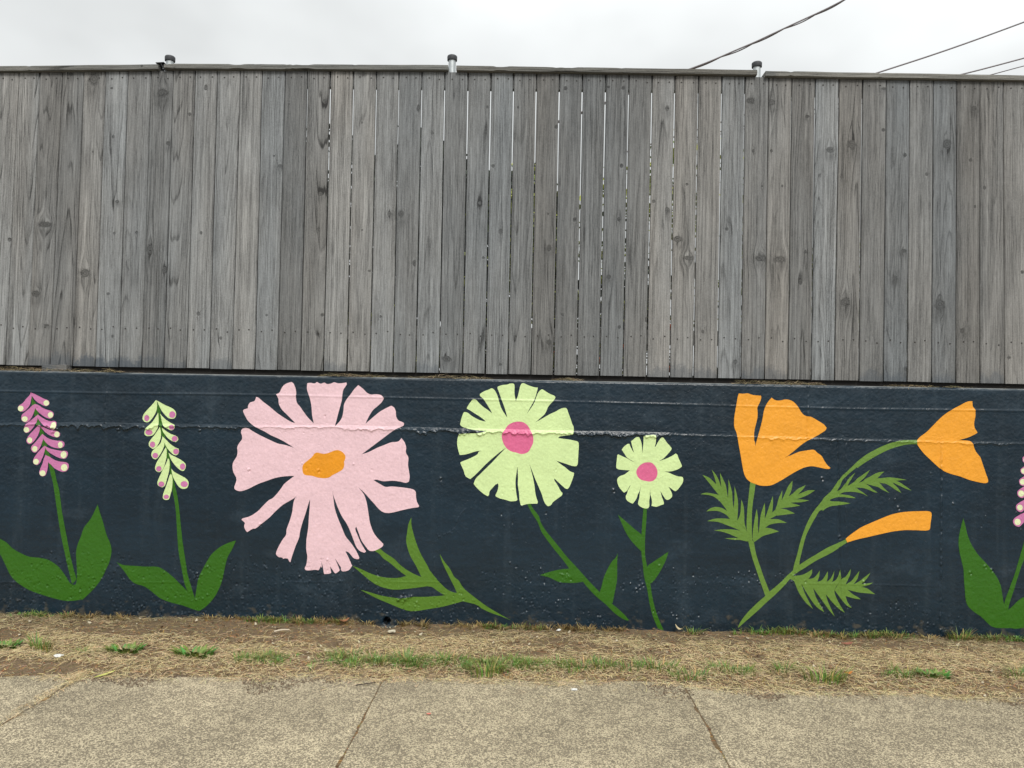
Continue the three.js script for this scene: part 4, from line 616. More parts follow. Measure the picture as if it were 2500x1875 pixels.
for (let s = 0; s < JX.length - 1; s++) {
  // one slab: tooled margins along the joints, a faint ridge where the tool stopped, broken arrises
  const a = JX[s], b = JX[s + 1], r = rng(s + 40), X = [[0.0016, -0.05], [0.0018, -0.006], [0.0038, -0.0012], [0.007, -0.0005], [0.030, -0.0006], [0.033, 0.0024], [0.036, 0.0], [0.25, 0]], prof = [];
  for (const [d, y] of X) prof.push([a + d, y, d]);
  for (let k = 2; k < 7; k++) prof.push([lerp(a, b, k / 8), 0, 1]);
  for (const [d, y] of [...X].reverse()) prof.push([b - d, y, d]);
  const pos = [], uv = [], idx = [], cl = [], n = prof.length, Z = 74, ou = r() * 2.4, ov = r() * 2.4;
  for (let j = 0; j <= Z; j++) {
    const t = j / Z, z = lerp(ZK, ZF, t);
    for (let k = 0; k < n; k++) {
      const [x, y, d] = prof[k], chip = d < 0.008 ? -0.005 * smoothstep(vn(z * 14, s * 9 + (k < n / 2 ? 0 : 5)), 0.55, 0.9) : 0, ridge = d === 0.033 ? -0.0014 * smoothstep(vn(z * 5 + s, k), 0.55, 0.7) : 0;
      pos.push(x + (d < 0.008 ? 0.003 * (vn(z * 20, s + k) - 0.5) : 0), y + chip + ridge + 0.002 * (vn(x * 3, z * 3) - 0.5) - (j === 0 || j === Z ? 0.006 : 0), z); uv.push(x + ou, z + ov);
      const bare = d === 0.033 ? 1 + 0.5 * smoothstep(vn(z * 5 + s, k), 0.50, 0.62) : d < 0.006 ? 0.8 : 1; cl.push(bare, bare, bare);       // laitance left by the edging tool; soil in the joint
    }
  }
  for (let j = 0; j < Z; j++) for (let k = 0; k < n - 1; k++) { const q = j * n + k; idx.push(q, q + n, q + n + 1, q, q + n + 1, q + 1); }
  const g = poly3(pos, idx); g.setAttribute('uv', new THREE.Float32BufferAttribute(uv, 2)); g.setAttribute('color', new THREE.Float32BufferAttribute(cl, 3)); g.computeVertexNormals();
  part('paving_slab', g, slabMat, pavement);
}
// bare soil with litter in it
function litterCanvas(size, soil, strokes, seed) {
  const c = document.createElement('canvas'); c.width = c.height = size; const k = c.getContext('2d'), r = rng(seed);
  k.fillStyle = soil; k.fillRect(0, 0, size, size);
  for (let i = 0; i < 26000; i++) { const g = Math.floor(30 + 80 * r()); k.fillStyle = `rgba(${g + 16},${g},${g - 18},${0.25 + 0.4 * r()})`; k.fillRect(r() * size, r() * size, 1 + 3 * r(), 1 + 3 * r()); }
  for (let i = 0; i < strokes; i++) {
    const x = r() * size, y = r() * size, a = r() * 6.3, L = 10 + 50 * r() * r(), t = r(); k.lineWidth = 0.8 + 1.6 * r();
    k.strokeStyle = t < 0.55 ? `rgb(${150 + 60 * r() | 0},${122 + 45 * r() | 0},${72 + 30 * r() | 0})` : `rgb(${70 + 50 * r() | 0},${52 + 40 * r() | 0},${30 + 25 * r() | 0})`;
    for (const ox of [-size, 0, size]) for (const oy of [-size, 0, size]) { if (x + ox < -60 || x + ox > size + 60 || y + oy < -60 || y + oy > size + 60) continue; k.beginPath(); k.moveTo(x + ox, y + oy); k.quadraticCurveTo(x + ox + Math.cos(a + 0.4) * L * 0.5, y + oy + Math.sin(a + 0.4) * L * 0.5, x + ox + Math.cos(a) * L, y + oy + Math.sin(a) * L); k.stroke(); }
  }
  const t = new THREE.CanvasTexture(c); t.wrapS = t.wrapT = THREE.RepeatWrapping; t.colorSpace = THREE.SRGBColorSpace; return t;
}
const soilTex = litterCanvas(1024, '#7a6b55', 5200, 3); soilTex.repeat.set(1 / 1.3, 1 / 1.3);
const soilMat = std({ map: soilTex, color: C(0.90, 0.84, 0.78), roughness: 0.95, bumpMap: slabBump, bumpScale: 0.006 });
const vergeEdge = (x) => 0.90 + 0.10 * (fbm(x * 1.6 + 4, 2.2, 3) - 0.5) * 2 + 0.05 * (fbm(x * 11, 7.7, 2) - 0.5) + (x < -2.15 ? 0.09 : 0) + (x < -1.2 && x > -2.1 ? 0.02 : 0);
function vergeY(x, z) {
  const e = vergeEdge(x), base = 0.022 - 0.030 * smoothstep(z, e - 0.22, e + 0.05) - 0.012 * smoothstep(z, e - 0.02, e + 0.09);
  return base - 0.032 * Math.exp(-((x + 0.847) ** 2 + z * z) / 0.006) + 0.020 * (fbm(x * 3.1, z * 3.4 + 5, 3) - 0.5) * smoothstep(e - z, -0.02, 0.3) + 0.008 * (fbm(x * 17, z * 17, 2) - 0.5) + 0.030 * smoothstep(0.10 - z, 0, 0.10) * (fbm(x * 4.4 + 9, 1.5, 3) - 0.42);
}
{
  const pos = [], uv = [], idx = [], nx = 520, nz = 78;
  for (let j = 0; j <= nz; j++) for (let i = 0; i <= nx; i++) { const x = lerp(-5.4, 5.4, i / nx), z = lerp(-0.06, 1.14, j / nz); pos.push(x, vergeY(x, z), z); uv.push(x, z); }
  for (let j = 0; j < nz; j++) for (let i = 0; i < nx; i++) { const a = j * (nx + 1) + i; idx.push(a, a + nx + 1, a + nx + 2, a, a + nx + 2, a + 1); }
  const g = poly3(pos, idx); g.setAttribute('uv', new THREE.Float32BufferAttribute(uv, 2)); g.computeVertexNormals();
  solo('verge_ground', g, soilMat).userData.kind = 'structure';
}
solo('joint_soil', new THREE.BoxGeometry(14, 0.02, 1.5).translate(0, 0, 1.58), std({ map: soilTex, color: C(0.8, 0.72, 0.6), roughness: 1 }), [0, -0.0145, 0]).userData.kind = 'structure';
const earth = std({ map: soilTex, color: C(0.6, 0.6, 0.55), roughness: 1 });
{
  const g = new THREE.PlaneGeometry(300, 300).rotateX(-Math.PI / 2), p = g.attributes.position, u = g.attributes.uv; for (let i = 0; i < p.count; i++) u.setXY(i, p.getX(i), p.getZ(i));
  solo('ground', g, earth, [0, -0.16, 0]).userData.kind = 'structure';
  const asphalt = std({ color: C(0.075, 0.075, 0.078), bumpMap: slabBump, bumpScale: 0.004, roughness: 0.9 });
  solo('road', new THREE.PlaneGeometry(120, 8).rotateX(-Math.PI / 2), asphalt, [0, -0.12, 6.55]).userData.kind = 'structure';
  solo('kerb', new RoundedBoxGeometry(120, 0.26, 0.16, 2, 0.02), std({ color: C(0.30, 0.28, 0.25), bumpMap: slabBump, bumpScale: 0.004 }), [0, -0.13, 2.452]).userData.kind = 'structure';
  // the higher yard held up by the wall
  const y = new THREE.BoxGeometry(120, 0.4, 80), q = y.attributes.position, v = y.attributes.uv; for (let i = 0; i < q.count; i++) v.setXY(i, q.getX(i), q.getZ(i));
  solo('yard_ground', y, earth, [0, 1.345, -40.242]).userData.kind = 'structure';
}

// ---------------------------------------------------------------- dry mown grass, straw
function blade(len, wid, bend, seg = 4, lift = 0) {                     // a thin folded leaf along x
  const pos = [], idx = [];
  for (let i = 0; i <= seg; i++) { const t = i / seg, w = wid * (1 - 0.75 * t * t) / 2, x = len * (t - 0.5), z = bend * (t - 0.5) * (t - 0.5) * 4, y = lift * Math.sin(Math.PI * t); pos.push(x, y, z - w, x, y + wid * 0.25, z, x, y, z + w); }
  for (let i = 0; i < seg; i++) { const a = i * 3; idx.push(a, a + 1, a + 4, a, a + 4, a + 3, a + 1, a + 2, a + 5, a + 1, a + 5, a + 4); }
  const g = poly3(pos, idx); g.computeVertexNormals(); return g;
}
function scatter(name, geo, mat, parent, n, place, seed) {
  const r = rng(seed), m = new THREE.InstancedMesh(geo, mat, n), d = new THREE.Object3D(), c = new THREE.Color(); let k = 0;
  for (let tries = 0; k < n && tries < n * 30; tries++) { const p = place(r, d, c); if (!p) continue; d.updateMatrix(); m.setMatrixAt(k, d.matrix); m.setColorAt(k, c); k++; }
  m.count = k; m.name = numbered(name); m.userData.kind = 'stuff'; m.castShadow = m.receiveShadow = true; parent.add(m); return m;
}
const dry = thing('dry_grass'); tag(dry, 'dry tan mown grass and straw litter between the wall and the pavement', 'dry grass', null, 'stuff');
const strawMat = std({ color: C(1, 1, 1), roughness: 0.8 });
function strawColour(r, c) { const t = r(); if (t < 0.50) c.setRGB(0.68 + 0.2 * r(), 0.55 + 0.16 * r(), 0.30 + 0.1 * r()); else if (t < 0.80) c.setRGB(0.34 + 0.1 * r(), 0.255 + 0.07 * r(), 0.125 + 0.05 * r()); else if (t < 0.94) c.setRGB(0.12, 0.085 + 0.02 * r(), 0.04); else c.setRGB(0.85, 0.70, 0.40); }
const bareSpot = (x, z) => fbm(x * 1.9 + 20, z * 4.4 + 6, 4);
const straws = [[0.05, 0.0022, 0.004], [0.075, 0.002, 0.012], [0.10, 0.0019, -0.02], [0.035, 0.0026, 0.003]].map(([l, w, b]) => blade(l, w, b, 4, l * 0.08));
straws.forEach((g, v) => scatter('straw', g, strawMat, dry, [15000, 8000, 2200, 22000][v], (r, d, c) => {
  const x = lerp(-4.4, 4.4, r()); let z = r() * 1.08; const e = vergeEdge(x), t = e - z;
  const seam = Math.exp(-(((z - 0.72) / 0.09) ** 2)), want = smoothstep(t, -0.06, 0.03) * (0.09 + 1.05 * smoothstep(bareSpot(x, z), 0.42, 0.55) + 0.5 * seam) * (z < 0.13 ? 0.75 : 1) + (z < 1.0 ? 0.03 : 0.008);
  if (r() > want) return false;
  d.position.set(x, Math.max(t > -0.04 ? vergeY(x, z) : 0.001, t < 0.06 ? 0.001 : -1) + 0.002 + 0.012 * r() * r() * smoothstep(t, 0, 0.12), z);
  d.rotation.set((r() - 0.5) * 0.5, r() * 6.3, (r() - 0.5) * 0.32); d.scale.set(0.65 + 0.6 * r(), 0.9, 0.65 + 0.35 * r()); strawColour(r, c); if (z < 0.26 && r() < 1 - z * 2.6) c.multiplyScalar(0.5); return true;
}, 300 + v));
straws.slice(1).forEach((g, v) => scatter('straw', g, strawMat, dry, [110, 40, 240][v], (r, d, c) => {           // strays swept into the left joint and on the slabs
  const z = lerp(0.85, 1.75, r() * r()); d.position.set(-2.205 + 0.05 * (r() + r() - 1) - 0.02 * (z - 0.9), 0.003 + 0.006 * r(), z); d.rotation.set(0, 1.57 + (r() - 0.5) * 2.4, (r() - 0.5) * 0.15); d.scale.setScalar(0.5 + 0.5 * r()); strawColour(r, c); return true;
}, 330 + v));
// on the wall top under the fence: dead stems, needles, dry leaves
const top = thing('leaf_litter'); tag(top, 'dry leaf litter and stems lying along the wall top under the fence', 'leaf litter', null, 'stuff');
straws.slice(1).forEach((g, v) => scatter('dead_stem', g, strawMat, top, [700, 420, 1000][v], (r, d, c) => {
  const x = lerp(-4, 4, r()); if (fbm(x * 2.6 + 50, 1, 3) < 0.40 + 0.2 * r()) return false;
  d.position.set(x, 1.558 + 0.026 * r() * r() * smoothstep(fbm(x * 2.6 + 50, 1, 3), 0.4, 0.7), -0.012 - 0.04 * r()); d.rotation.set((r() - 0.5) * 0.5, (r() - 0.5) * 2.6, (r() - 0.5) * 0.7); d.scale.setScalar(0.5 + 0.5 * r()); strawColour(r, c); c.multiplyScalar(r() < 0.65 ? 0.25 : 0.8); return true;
}, 340 + v));

// ---------------------------------------------------------------- living grass
const greenMat = std({ color: C(1, 1, 1), roughness: 0.6, vertexColors: true });
function upBlade(len, wid, lean, a, x, z, col) {
  const pos = [], idx = [], cl = [], seg = 4, ca = Math.cos(a), sa = Math.sin(a);
  for (let i = 0; i <= seg; i++) { const t = i / seg, w = wid * (1 - t * t) / 2 + 0.0002, o = lean * len * t * t, y = len * t * (1 - 0.35 * lean * t); for (const s of [-1, 1]) { pos.push(x + ca * o - sa * w * s, y, z + sa * o + ca * w * s); cl.push(...col); } }
  for (let i = 0; i < seg; i++) { const k = i * 2; idx.push(k, k + 1, k + 3, k, k + 3, k + 2); }
  const g = poly3(pos, idx); g.setAttribute('color', new THREE.Float32BufferAttribute(cl, 3)); g.computeVertexNormals(); return g;
}
const greens = (r, dryShare) => r() < dryShare ? [0.42 + 0.15 * r(), 0.33 + 0.1 * r(), 0.13] : [0.085 + 0.13 * r(), 0.175 + 0.13 * r(), 0.03 + 0.035 * r()];
function tuftGeo(n, spread, h, seed, dryShare, flatness = 1) {
  const r = rng(seed), g = [];
  for (let i = 0; i < n; i++) { const a = r() * 6.3, q = Math.sqrt(r()) * spread; g.push(upBlade(h * (0.45 + 0.65 * r()), 0.003 + 0.0025 * r(), (0.35 + 0.75 * r()) * flatness, a + (r() - 0.5), q * Math.cos(a) * 1.7, q * Math.sin(a) * 0.6, greens(r, dryShare))); }
  return mergeGeometries(g);
}
function leafyGeo(n, spread, seed) {                                    // flat weed of small oval leaves
  const r = rng(seed), g = [];
  for (let i = 0; i < n; i++) { const a = r() * 6.3, q = Math.sqrt(r()) * spread, b = upBlade(0.03 + 0.022 * r(), 0.012 + 0.008 * r(), 0.9, a + (r() - 0.5) * 2, q * Math.cos(a) * 1.4, q * Math.sin(a) * 0.7, greens(r, 0.06)); b.translate(0, 0.012 * r(), 0); g.push(b); }
  return mergeGeometries(g);
}
const patch = thing('green_grass'); tag(patch, 'thin short green grass growing along the edge of the pavement and the wall foot', 'grass', null, 'stuff');
{
  const small = [tuftGeo(12, 0.02, 0.045, 61, 0.2), tuftGeo(9, 0.02, 0.03, 62, 0.3)], r0 = rng(9);
  small.forEach((g, v) => scatter('grass_blades', g, greenMat, patch, [330, 420][v], (r, d, c) => {
    const x = lerp(-4.3, 4.3, r()), foot = r() < 0.34, z = foot ? 0.01 + 0.05 * r() : 0.70 + 0.09 * (r() + r() - 1);
    if (foot ? Math.abs(x + 0.847) < 0.06 || fbm(x * 2 + 8, 3, 3) < (x > 0.8 ? 0.54 : 0.63) + 0.12 * r() : fbm(x * 1.5 + 2, 8, 3) < (x < -1.1 ? 0.58 : 0.50) + 0.12 * r()) return false;
    d.position.set(x, vergeY(x, z) - 0.004, z); d.rotation.set(0, r() * 6.3, 0); d.scale.setScalar(0.6 + 0.8 * r()); c.setRGB(1, 1, 1); return true;
  }, 360 + v));
}
{                                                                       // dead tufts at the wall foot, crumbs of soil and leaf over the pavement edge
  const dead = [tuftGeo(26, 0.03, 0.06, 81, 1), tuftGeo(20, 0.025, 0.045, 82, 1)];
  dead.forEach((g, v) => scatter('dead_tuft', g, greenMat, dry, [100, 110][v], (r, d, c) => {
    const x = lerp(-4.3, 4.3, r()), z = 0.008 + 0.10 * r() * r(); if (fbm(x * 2.2 + 31, 6, 3) < 0.40 + 0.25 * r() || Math.abs(x + 0.847) < 0.07) return false;
    d.position.set(x, vergeY(x, z) - 0.006, z); d.rotation.set(0, r() * 6.3, 0); d.scale.setScalar(0.5 + 0.7 * r()); const k = 0.30 + 0.5 * r(); c.setRGB(k, k * 0.97, k * 1.05); return true;
  }, 380 + v));
  const crumb = new THREE.IcosahedronGeometry(0.004, 0); crumb.scale(1.4, 0.5, 1);
  scatter('soil_crumb', crumb, strawMat, dry, 9000, (r, d, c) => {
    const x = lerp(-4.3, 4.3, r()), e = vergeEdge(x), t = r() * r(), z = e - 0.06 + 0.30 * t; if (fbm(x * 4 + 2, z * 5, 3) < 0.36 + 0.42 * t) return false;
    d.position.set(x, z < e ? vergeY(x, z) + 0.002 : 0.0025, z); d.rotation.set(r(), r() * 6, r()); d.scale.setScalar(0.35 + 0.9 * r()); const k = 0.6 + 0.8 * r(); c.setRGB(0.17 * k, 0.125 * k, 0.08 * k); return true;
  }, 383);
  const bit = flatLeaf(0.022, 0.013, 0.006);
  scatter('leaf_fragment', bit, strawMat, dry, 900, (r, d, c) => {
    const x = lerp(-4.3, 4.3, r()), z = r() * 0.95; if (r() < z * 0.8) return false;
    d.position.set(x, vergeY(x, z) + 0.006, z); d.rotation.set((r() - 0.5) * 0.8, r() * 6.3, (r() - 0.5) * 0.8); d.scale.setScalar(0.5 + 0.8 * r()); const k = 0.5 + r(); r() < 0.75 ? c.setRGB(0.20 * k, 0.12 * k, 0.06 * k) : c.setRGB(0.5, 0.44, 0.32); return true;
  }, 384);
}
const GT = 'grass tufts along the pavement edge';
const protoTufts = [tuftGeo(70, 0.05, 0.075, 71, 0.16), tuftGeo(95, 0.075, 0.06, 72, 0.14), leafyGeo(60, 0.065, 73), tuftGeo(80, 0.05, 0.10, 74, 0.2, 0.8)].map((g) => { const m = new THREE.Mesh(g, greenMat); m.castShadow = m.receiveShadow = true; return m; });
let tuftCount = 0;
function tuft(kind, x, z, s, label, name = 'grass_tuft', cat = 'grass tuft', group) {
  const m = protoTufts[kind].clone(); m.name = numbered(name); m.position.set(x, vergeY(x, z) - 0.004, z); m.rotation.y = (tuftCount++ * 0.7) % 0.9 - 0.45; m.scale.set(s, Math.min(s, 1.15), s); tag(m, label, cat, group); scene.add(m);
}
tuft(3, -2.62, 0.63, 1.0, 'tall green grass tuft below the left foxglove, near the left edge of the view');
tuft(2, -2.84, 0.62, 1.0, 'leafy weed at the far left end of the verge', 'leafy_weed', 'weed');
tuft(2, -2.15, 0.63, 1.0, 'spreading leafy weed in the verge under the lime foxglove', 'leafy_weed', 'weed');
tuft(2, -1.75, 0.68, 1.15, 'bushy leafy weed in dry grass left of the pink cosmos', 'leafy_weed', 'weed');
tuft(0, -0.608, 0.672, 1.15, 'bright green grass tuft below the end of the cosmos stem', 'grass_tuft', 'grass tuft');
tuft(3, -0.174, 0.80, 1.1, 'large sprawling grass tuft lapping onto the pavement below the large daisy');
tuft(1, 0.88, 0.78, 1.0, 'green grass tuft at the head of the right-hand pavement joint');
tuft(3, 1.55, 0.80, 1.25, 'tall dark grass tuft lapping onto the pavement below the poppy plant');
tuft(2, 2.154, 0.705, 0.9, 'small leafy weed in the verge below the feathery frond', 'leafy_weed', 'weed');
tuft(1, 2.635, 0.65, 0.9, 'small grass tuft under the right foxglove leaf');
tuft(3, 2.66, 0.05, 0.9, 'grass tuft against the wall foot under the right foxglove leaf');
tuft(0, 1.05, 0.03, 0.8, 'fine grass tuft against the wall foot left of the poppy stem');
for (const [k, x, z, s, where] of [
  [1, -2.348, 0.655, 0.6, 'between the two foxgloves'],
  [0, -1.36, 0.664, 0.75, 'below the left side of the cosmos'],
  [1, -0.95, 0.6, 0.9, 'straight below the tip of the longest cosmos petal'],
  [1, -0.76, 0.66, 0.9, 'below the drain hole'],
  [1, -0.4, 0.66, 1.0, 'below the tip of the cosmos stem'],
  [1, 0.05, 0.705, 0.8, 'below the left leaf of the large daisy'],
  [1, 0.32, 0.7, 1.1, 'below the right leaf of the large daisy'],
  [0, 0.42, 0.69, 1.0, 'below the foot of the large daisy stem'],
  [1, 0.56, 0.7, 0.9, 'below the foot of the small daisy stem'],
  [1, 0.72, 0.675, 1.1, 'between the small daisy stem and the right-hand pavement joint'],
  [1, 1.1, 0.7, 1.0, 'below the foot of the poppy stem'],
  [0, 1.37, 0.68, 0.9, 'below the feathery lower frond'],
  [1, 2.02, 0.7, 0.9, 'below the upright joint in the right part of the wall'],
]) tuft(k, x, z, s, 'low green grass tuft ' + where, 'grass_tuft', 'grass tuft', GT);

// ---------------------------------------------------------------- litter one can pick up
function flatLeaf(len, wid, curl) {
  const pos = [], idx = [], seg = 8;
  for (let i = 0; i <= seg; i++) { const t = i / seg, w = wid / 2 * Math.pow(Math.sin(Math.PI * Math.min(1, t * 0.96 + 0.02)), 0.8), x = len * (t - 0.5), y = curl * (t - 0.5) ** 2 * 4; for (const [s, up] of [[-1, 0.25], [0, 0], [1, 0.25]]) pos.push(x, y + up * w + 0.0006 * (s === 0 ? 0 : 1), s * w); }
  for (let i = 0; i < seg; i++) for (const s of [0, 1]) { const a = i * 3 + s; idx.push(a, a + 1, a + 4, a, a + 4, a + 3); }
  const g = poly3(pos, idx); g.computeVertexNormals(); return g;
}
function drop(name, geo, mat, x, z, turn, label, cat, up = 0.003) { const y = (z < vergeEdge(x) - 0.03 ? vergeY(x, z) + 0.008 : 0.002) + up; const m = solo(name, geo, mat, [x, y, z]); m.rotation.y = turn; tag(m, label, cat); return m; }
drop('fallen_leaf', flatLeaf(0.115, 0.026, 0.006), std({ color: C(0.55, 0.56, 0.16), roughness: 0.6 }), -2.092, 0.937, 1.1, 'pale yellow leaf lying on the pavement by the left joint', 'leaf');
drop('twig', new THREE.TubeGeometry(new THREE.CatmullRomCurve3([new THREE.Vector3(-0.05, 0.003, 0), new THREE.Vector3(0, 0.005, 0.004), new THREE.Vector3(0.05, 0.003, -0.002)]), 10, 0.0028, 6), std({ color: C(0.06, 0.045, 0.035) }), -0.768, 0.972, 0.45, 'dark twig lying on the pavement beside the middle joint', 'twig');
function crumple(size, seed) { const g = new THREE.IcosahedronGeometry(size, 2), p = g.attributes.position; for (let i = 0; i < p.count; i++) { const k = 0.45 + 1.2 * vn(p.getX(i) / size * 2.6 + seed, p.getZ(i) / size * 2.6 + p.getY(i) / size * 3); p.setXYZ(i, p.getX(i) * k * 1.5, p.getY(i) * k * 0.45, p.getZ(i) * k); } g.computeVertexNormals(); return g; }
const white = std({ color: C(0.70, 0.70, 0.66), roughness: 0.9 });
drop('paper_scrap', crumple(0.013, 3), white, -2.44, 0.755, 0.3, 'crumpled white paper scrap in the verge right of the tall left tuft', 'paper scrap', 0.006);
drop('paper_scrap', crumple(0.009, 8), white, 0.262, 0.964, 0.2, 'tiny white scrap lying on the pavement below the small daisy', 'paper scrap', 0.003);
drop('paper_scrap', crumple(0.010, 5), white, 0.222, 0.10, 0.9, 'white scrap in dry grass at the wall foot under the large daisy stem', 'paper scrap', 0.012);
drop('fallen_leaf', flatLeaf(0.07, 0.04, 0.02), std({ color: C(0.34, 0.15, 0.07) }), -1.10, 0.065, 0.5, 'russet brown leaf at the wall foot left of the drain hole', 'leaf', 0.012);
drop('fallen_leaf', flatLeaf(0.075, 0.035, 0.012), std({ color: C(0.33, 0.13, 0.085) }), 1.895, 0.25, 0.2, 'reddish leaf in the dry grass below the lower frond', 'leaf', 0.008);
drop('fallen_leaf', flatLeaf(0.05, 0.03, 0.014), std({ color: C(0.62, 0.24, 0.06) }), 1.69, 0.745, 0.1, 'orange leaf beside the tall dark grass tuft', 'leaf', 0.008);
drop('fallen_leaf', flatLeaf(0.06, 0.03, 0.03), std({ color: C(0.60, 0.50, 0.30) }), 0.965, 0.05, -0.5, 'curled pale dry leaf at the wall foot near the small daisy stem', 'leaf', 0.016);
drop('twig', new THREE.TubeGeometry(new THREE.CatmullRomCurve3([new THREE.Vector3(-0.04, 0.004, 0), new THREE.Vector3(0, 0.009, 0.003), new THREE.Vector3(0.045, 0.004, 0)]), 10, 0.005, 6), std({ color: C(0.58, 0.50, 0.38) }), -1.42, 0.27, 0.5, 'pale stick in the dry grass below the cosmos petals', 'twig', 0.008);
drop('pebble', crumple(0.013, 11), std({ color: C(0.55, 0.5, 0.38) }), -0.78, 0.21, 0.4, 'pale pebble in the verge right of the drain hole', 'pebble', 0.01);
drop('fallen_petal', flatLeaf(0.022, 0.016, 0.004), std({ color: C(0.72, 0.24, 0.18) }), -0.413, 1.30, 0.3, 'small pink petal lying in the middle of the pavement', 'petal', 0.001);
{                                                                       // torn plastic below the weep hole
  const g = crumple(0.022, 21); g.scale(1.2, 0.7, 0.4);
  drop('plastic_scrap', g, std({ color: C(0.035, 0.045, 0.055), roughness: 0.35 }), -0.825, 0.022, 0.1, 'dark crumpled plastic scrap just below the drain hole', 'plastic scrap', 0.002);
}

// ---------------------------------------------------------------- behind the fence
const LEAFMAT = (c) => std({ color: C(1, 1, 1), vertexColors: true, roughness: 0.6 });
function bush(label, x, z, w, h, d, n, size, cols, seed, group) {
  const r = rng(seed), o = thing('garden_bush', [x, 1.545, z]), pos = [], idx = [], cl = [];
  tag(o, label, 'bush', group);
  const clumps = []; for (let i = 0; i < 16; i++) clumps.push([(r() - 0.5) * w * 0.8, h * (0.12 + 0.76 * r()), (r() - 0.5) * d * 0.7, 0.16 + 0.14 * r()]);
  for (let i = 0; i < n; i++) {
    const c = clumps[Math.floor(r() * 16)], a = r() * 6.3, b = Math.acos(2 * r() - 1), q = c[3] * Math.cbrt(0.3 + 0.7 * r()) * Math.min(w, h);
    const p = new THREE.Vector3(c[0] + q * Math.sin(b) * Math.cos(a), Math.max(0.03, c[1] + q * Math.cos(b)), c[2] + q * Math.sin(b) * Math.sin(a)), e = new THREE.Euler((r() - 0.5) * 2, r() * 6.3, (r() - 0.5) * 2), L = size * (0.6 + 0.7 * r()), k = i * 4;
    const col = cols[Math.floor(r() * cols.length)], f = 0.75 + 0.5 * r();
    for (const [u, v] of [[0, 0], [0.5, -0.28], [1, 0], [0.5, 0.28]]) { const t = new THREE.Vector3(u * L, (u - 0.5) ** 2 * L * -0.5, v * L).applyEuler(e).add(p); pos.push(t.x, t.y, t.z); cl.push(col[0] * f, col[1] * f, col[2] * f); }
    idx.push(k, k + 1, k + 2, k, k + 2, k + 3);
  }
  const g = poly3(pos, idx); g.setAttribute('color', new THREE.Float32BufferAttribute(cl, 3)); g.computeVertexNormals(); part('foliage', g, LEAFMAT(), o);
  const st = []; for (let i = 0; i < 5; i++) { const c = clumps[i]; st.push(new THREE.TubeGeometry(new THREE.CatmullRomCurve3([new THREE.Vector3((r() - 0.5) * 0.12, -0.02, (r() - 0.5) * 0.12), new THREE.Vector3(c[0] * 0.4, c[1] * 0.5, c[2] * 0.4), new THREE.Vector3(c[0], c[1], c[2])]), 6, 0.012, 5)); }
  part('branches', mergeGeometries(st), std({ color: C(0.07, 0.055, 0.04) }), o); return o;
}
const DARK = [[0.012, 0.022, 0.012], [0.02, 0.034, 0.016], [0.03, 0.04, 0.02]], LIME = [[0.34, 0.40, 0.05], [0.48, 0.52, 0.09], [0.12, 0.18, 0.04], [0.62, 0.64, 0.16]];
[[-3.6, 2.1], [-2.5, 1.9], [-1.5, 1.95], [-0.55, 1.9], [0.45, 1.1]].forEach(([x, h], i) => bush('dark dense evergreen bush glimpsed between the boards above ' + ['the left foxglove', 'the lime foxglove', 'the pink cosmos', 'the cosmos stem', 'the small daisy'][i], x, -1.25 - 0.1 * i, 1.5, h, 0.9, x < 0 ? 5200 : 2600, x < 0 ? 0.12 : 0.08, DARK, 500 + i, 'dark bushes behind the fence'));
[[-1.0, 0.5, 1.1], [-0.15, 1.8, 0.9], [0.6, 2.0, 1.2], [1.4, 1.95, 1.2], [2.2, 1.3, 1.1], [3.1, 0.9, 1.2]].forEach(([x, h, w], i) => bush('yellow green leafy bush glimpsed through the board gaps above ' + ['the right petals of the cosmos', 'the large daisy', 'the small daisy', 'the upright poppy', 'the sideways poppy', 'the right foxglove'][i], x, -0.72 - 0.06 * i, w, h, 0.6, 1300, 0.055, LIME, 520 + i, 'yellow green bushes behind the fence'));
{
  const orange = std({ color: C(0.85, 0.16, 0.02), roughness: 0.6 });
  const o = thing('flowering_plant', [0.66, 1.545, -0.42]); tag(o, 'orange flowering plant showing in the lower board gaps right of the middle', 'plant');
  const stalk = [], bl = []; const r = rng(88);
  for (let i = 0; i < 9; i++) { const x = (r() - 0.5) * 0.9, h = 0.12 + 0.42 * r(), z = (r() - 0.5) * 0.12; stalk.push(new THREE.CylinderGeometry(0.004, 0.005, h, 5).translate(x, h / 2, z)); const m = crumple(0.028, i + 2); m.scale(0.8, 1.6, 1); m.translate(x, h, z); part('blossom', m, orange, o); }
  for (const g of stalk) part('stalk', g, std({ color: C(0.08, 0.14, 0.03) }), o);
}

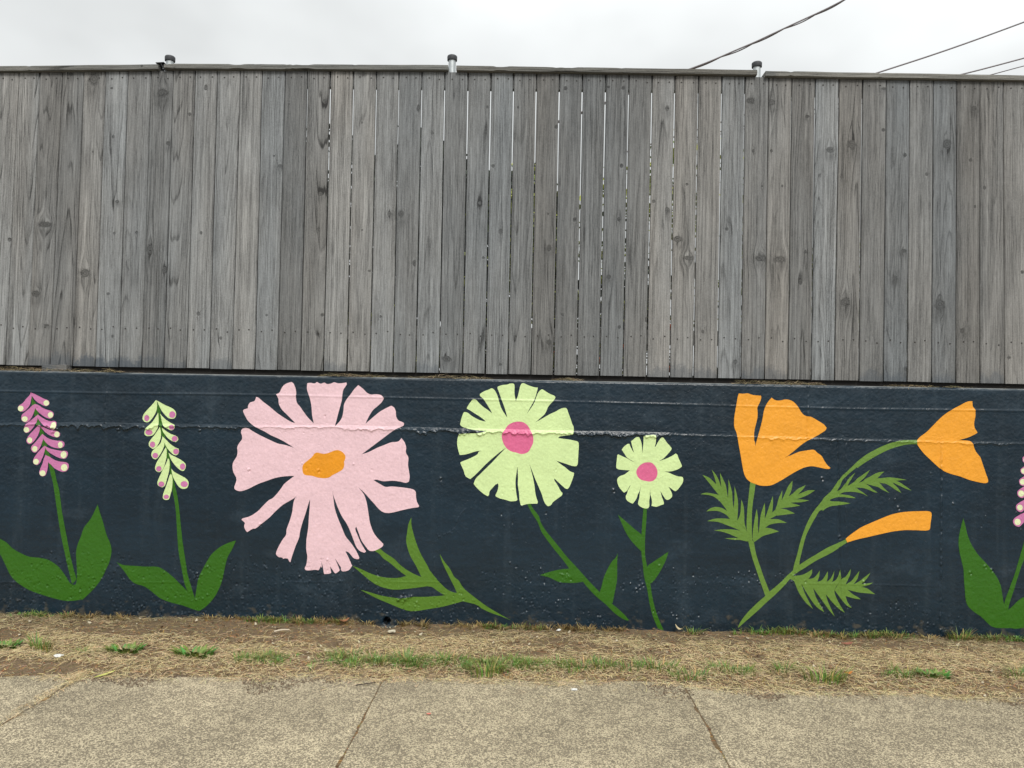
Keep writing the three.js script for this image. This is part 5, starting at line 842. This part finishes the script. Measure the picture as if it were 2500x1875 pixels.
// ---------------------------------------------------------------- overhead wires
const wireMat = std({ color: C(0.20, 0.18, 0.19), roughness: 0.6 });
function wire(name, pts, rad, label) { const m = solo(name, new THREE.TubeGeometry(new THREE.CatmullRomCurve3(pts.map((p) => new THREE.Vector3(...p))), 120, rad, 6), wireMat); return tag(m, label, 'wire'); }
{
  const main = [[0.2, 5.78, -7], [2.5, 6.735, -7], [2.96, 6.925, -7], [3.45, 7.145, -7], [3.72, 7.28, -7], [4.2, 7.505, -7], [4.55, 7.68, -7], [4.88, 7.855, -7], [7, 8.98, -7], [11, 11.3, -7]];
  const o = thing('service_cable'); tag(o, 'loosely twisted pair of overhead wires rising steeply to the upper right', 'wire');
  const curve = new THREE.CatmullRomCurve3(main.map((p) => new THREE.Vector3(...p))), a = [], b = [];
  for (let i = 0; i <= 400; i++) { const p = curve.getPoint(i / 400), x = p.x, q = 0.035 * Math.abs(Math.sin((x - 2.96) / 0.49 * Math.PI)) * (0.35 + 0.65 * vn(x * 1.1, 4)), ph = (x - 2.96) / 0.49 * Math.PI; a.push(new THREE.Vector3(x, p.y + 0.004 * Math.sin(ph), p.z + 0.008)); b.push(new THREE.Vector3(x + q * 0.4, p.y - q, p.z - 0.012 + 0.01 * Math.cos(ph))); }
  part('strand', new THREE.TubeGeometry(new THREE.CatmullRomCurve3(a), 400, 0.0115, 6), wireMat, o);
  part('strand', new THREE.TubeGeometry(new THREE.CatmullRomCurve3(b), 400, 0.0095, 6), wireMat, o);
  wire('overhead_wire', [[1.5, 5.40, -7], [5.44, 6.71, -7], [6.52, 7.085, -7], [7.66, 7.52, -7], [11, 8.85, -7]], 0.012, 'single overhead wire crossing the middle of the upper right corner');
  wire('overhead_wire', [[2.5, 5.62, -7], [6.8, 6.71, -7], [7.22, 6.825, -7], [7.66, 6.95, -7], [11, 7.9, -7]], 0.011, 'thicker of two low overhead wires at the right edge of the sky');
  wire('overhead_wire', [[2.5, 5.62, -7.1], [7.11, 6.70, -7.1], [7.38, 6.775, -7.1], [7.66, 6.855, -7.1], [11, 7.75, -7.1]], 0.0075, 'thin lowest overhead wire at the right edge of the sky');
}

renderer.render(scene, camera);
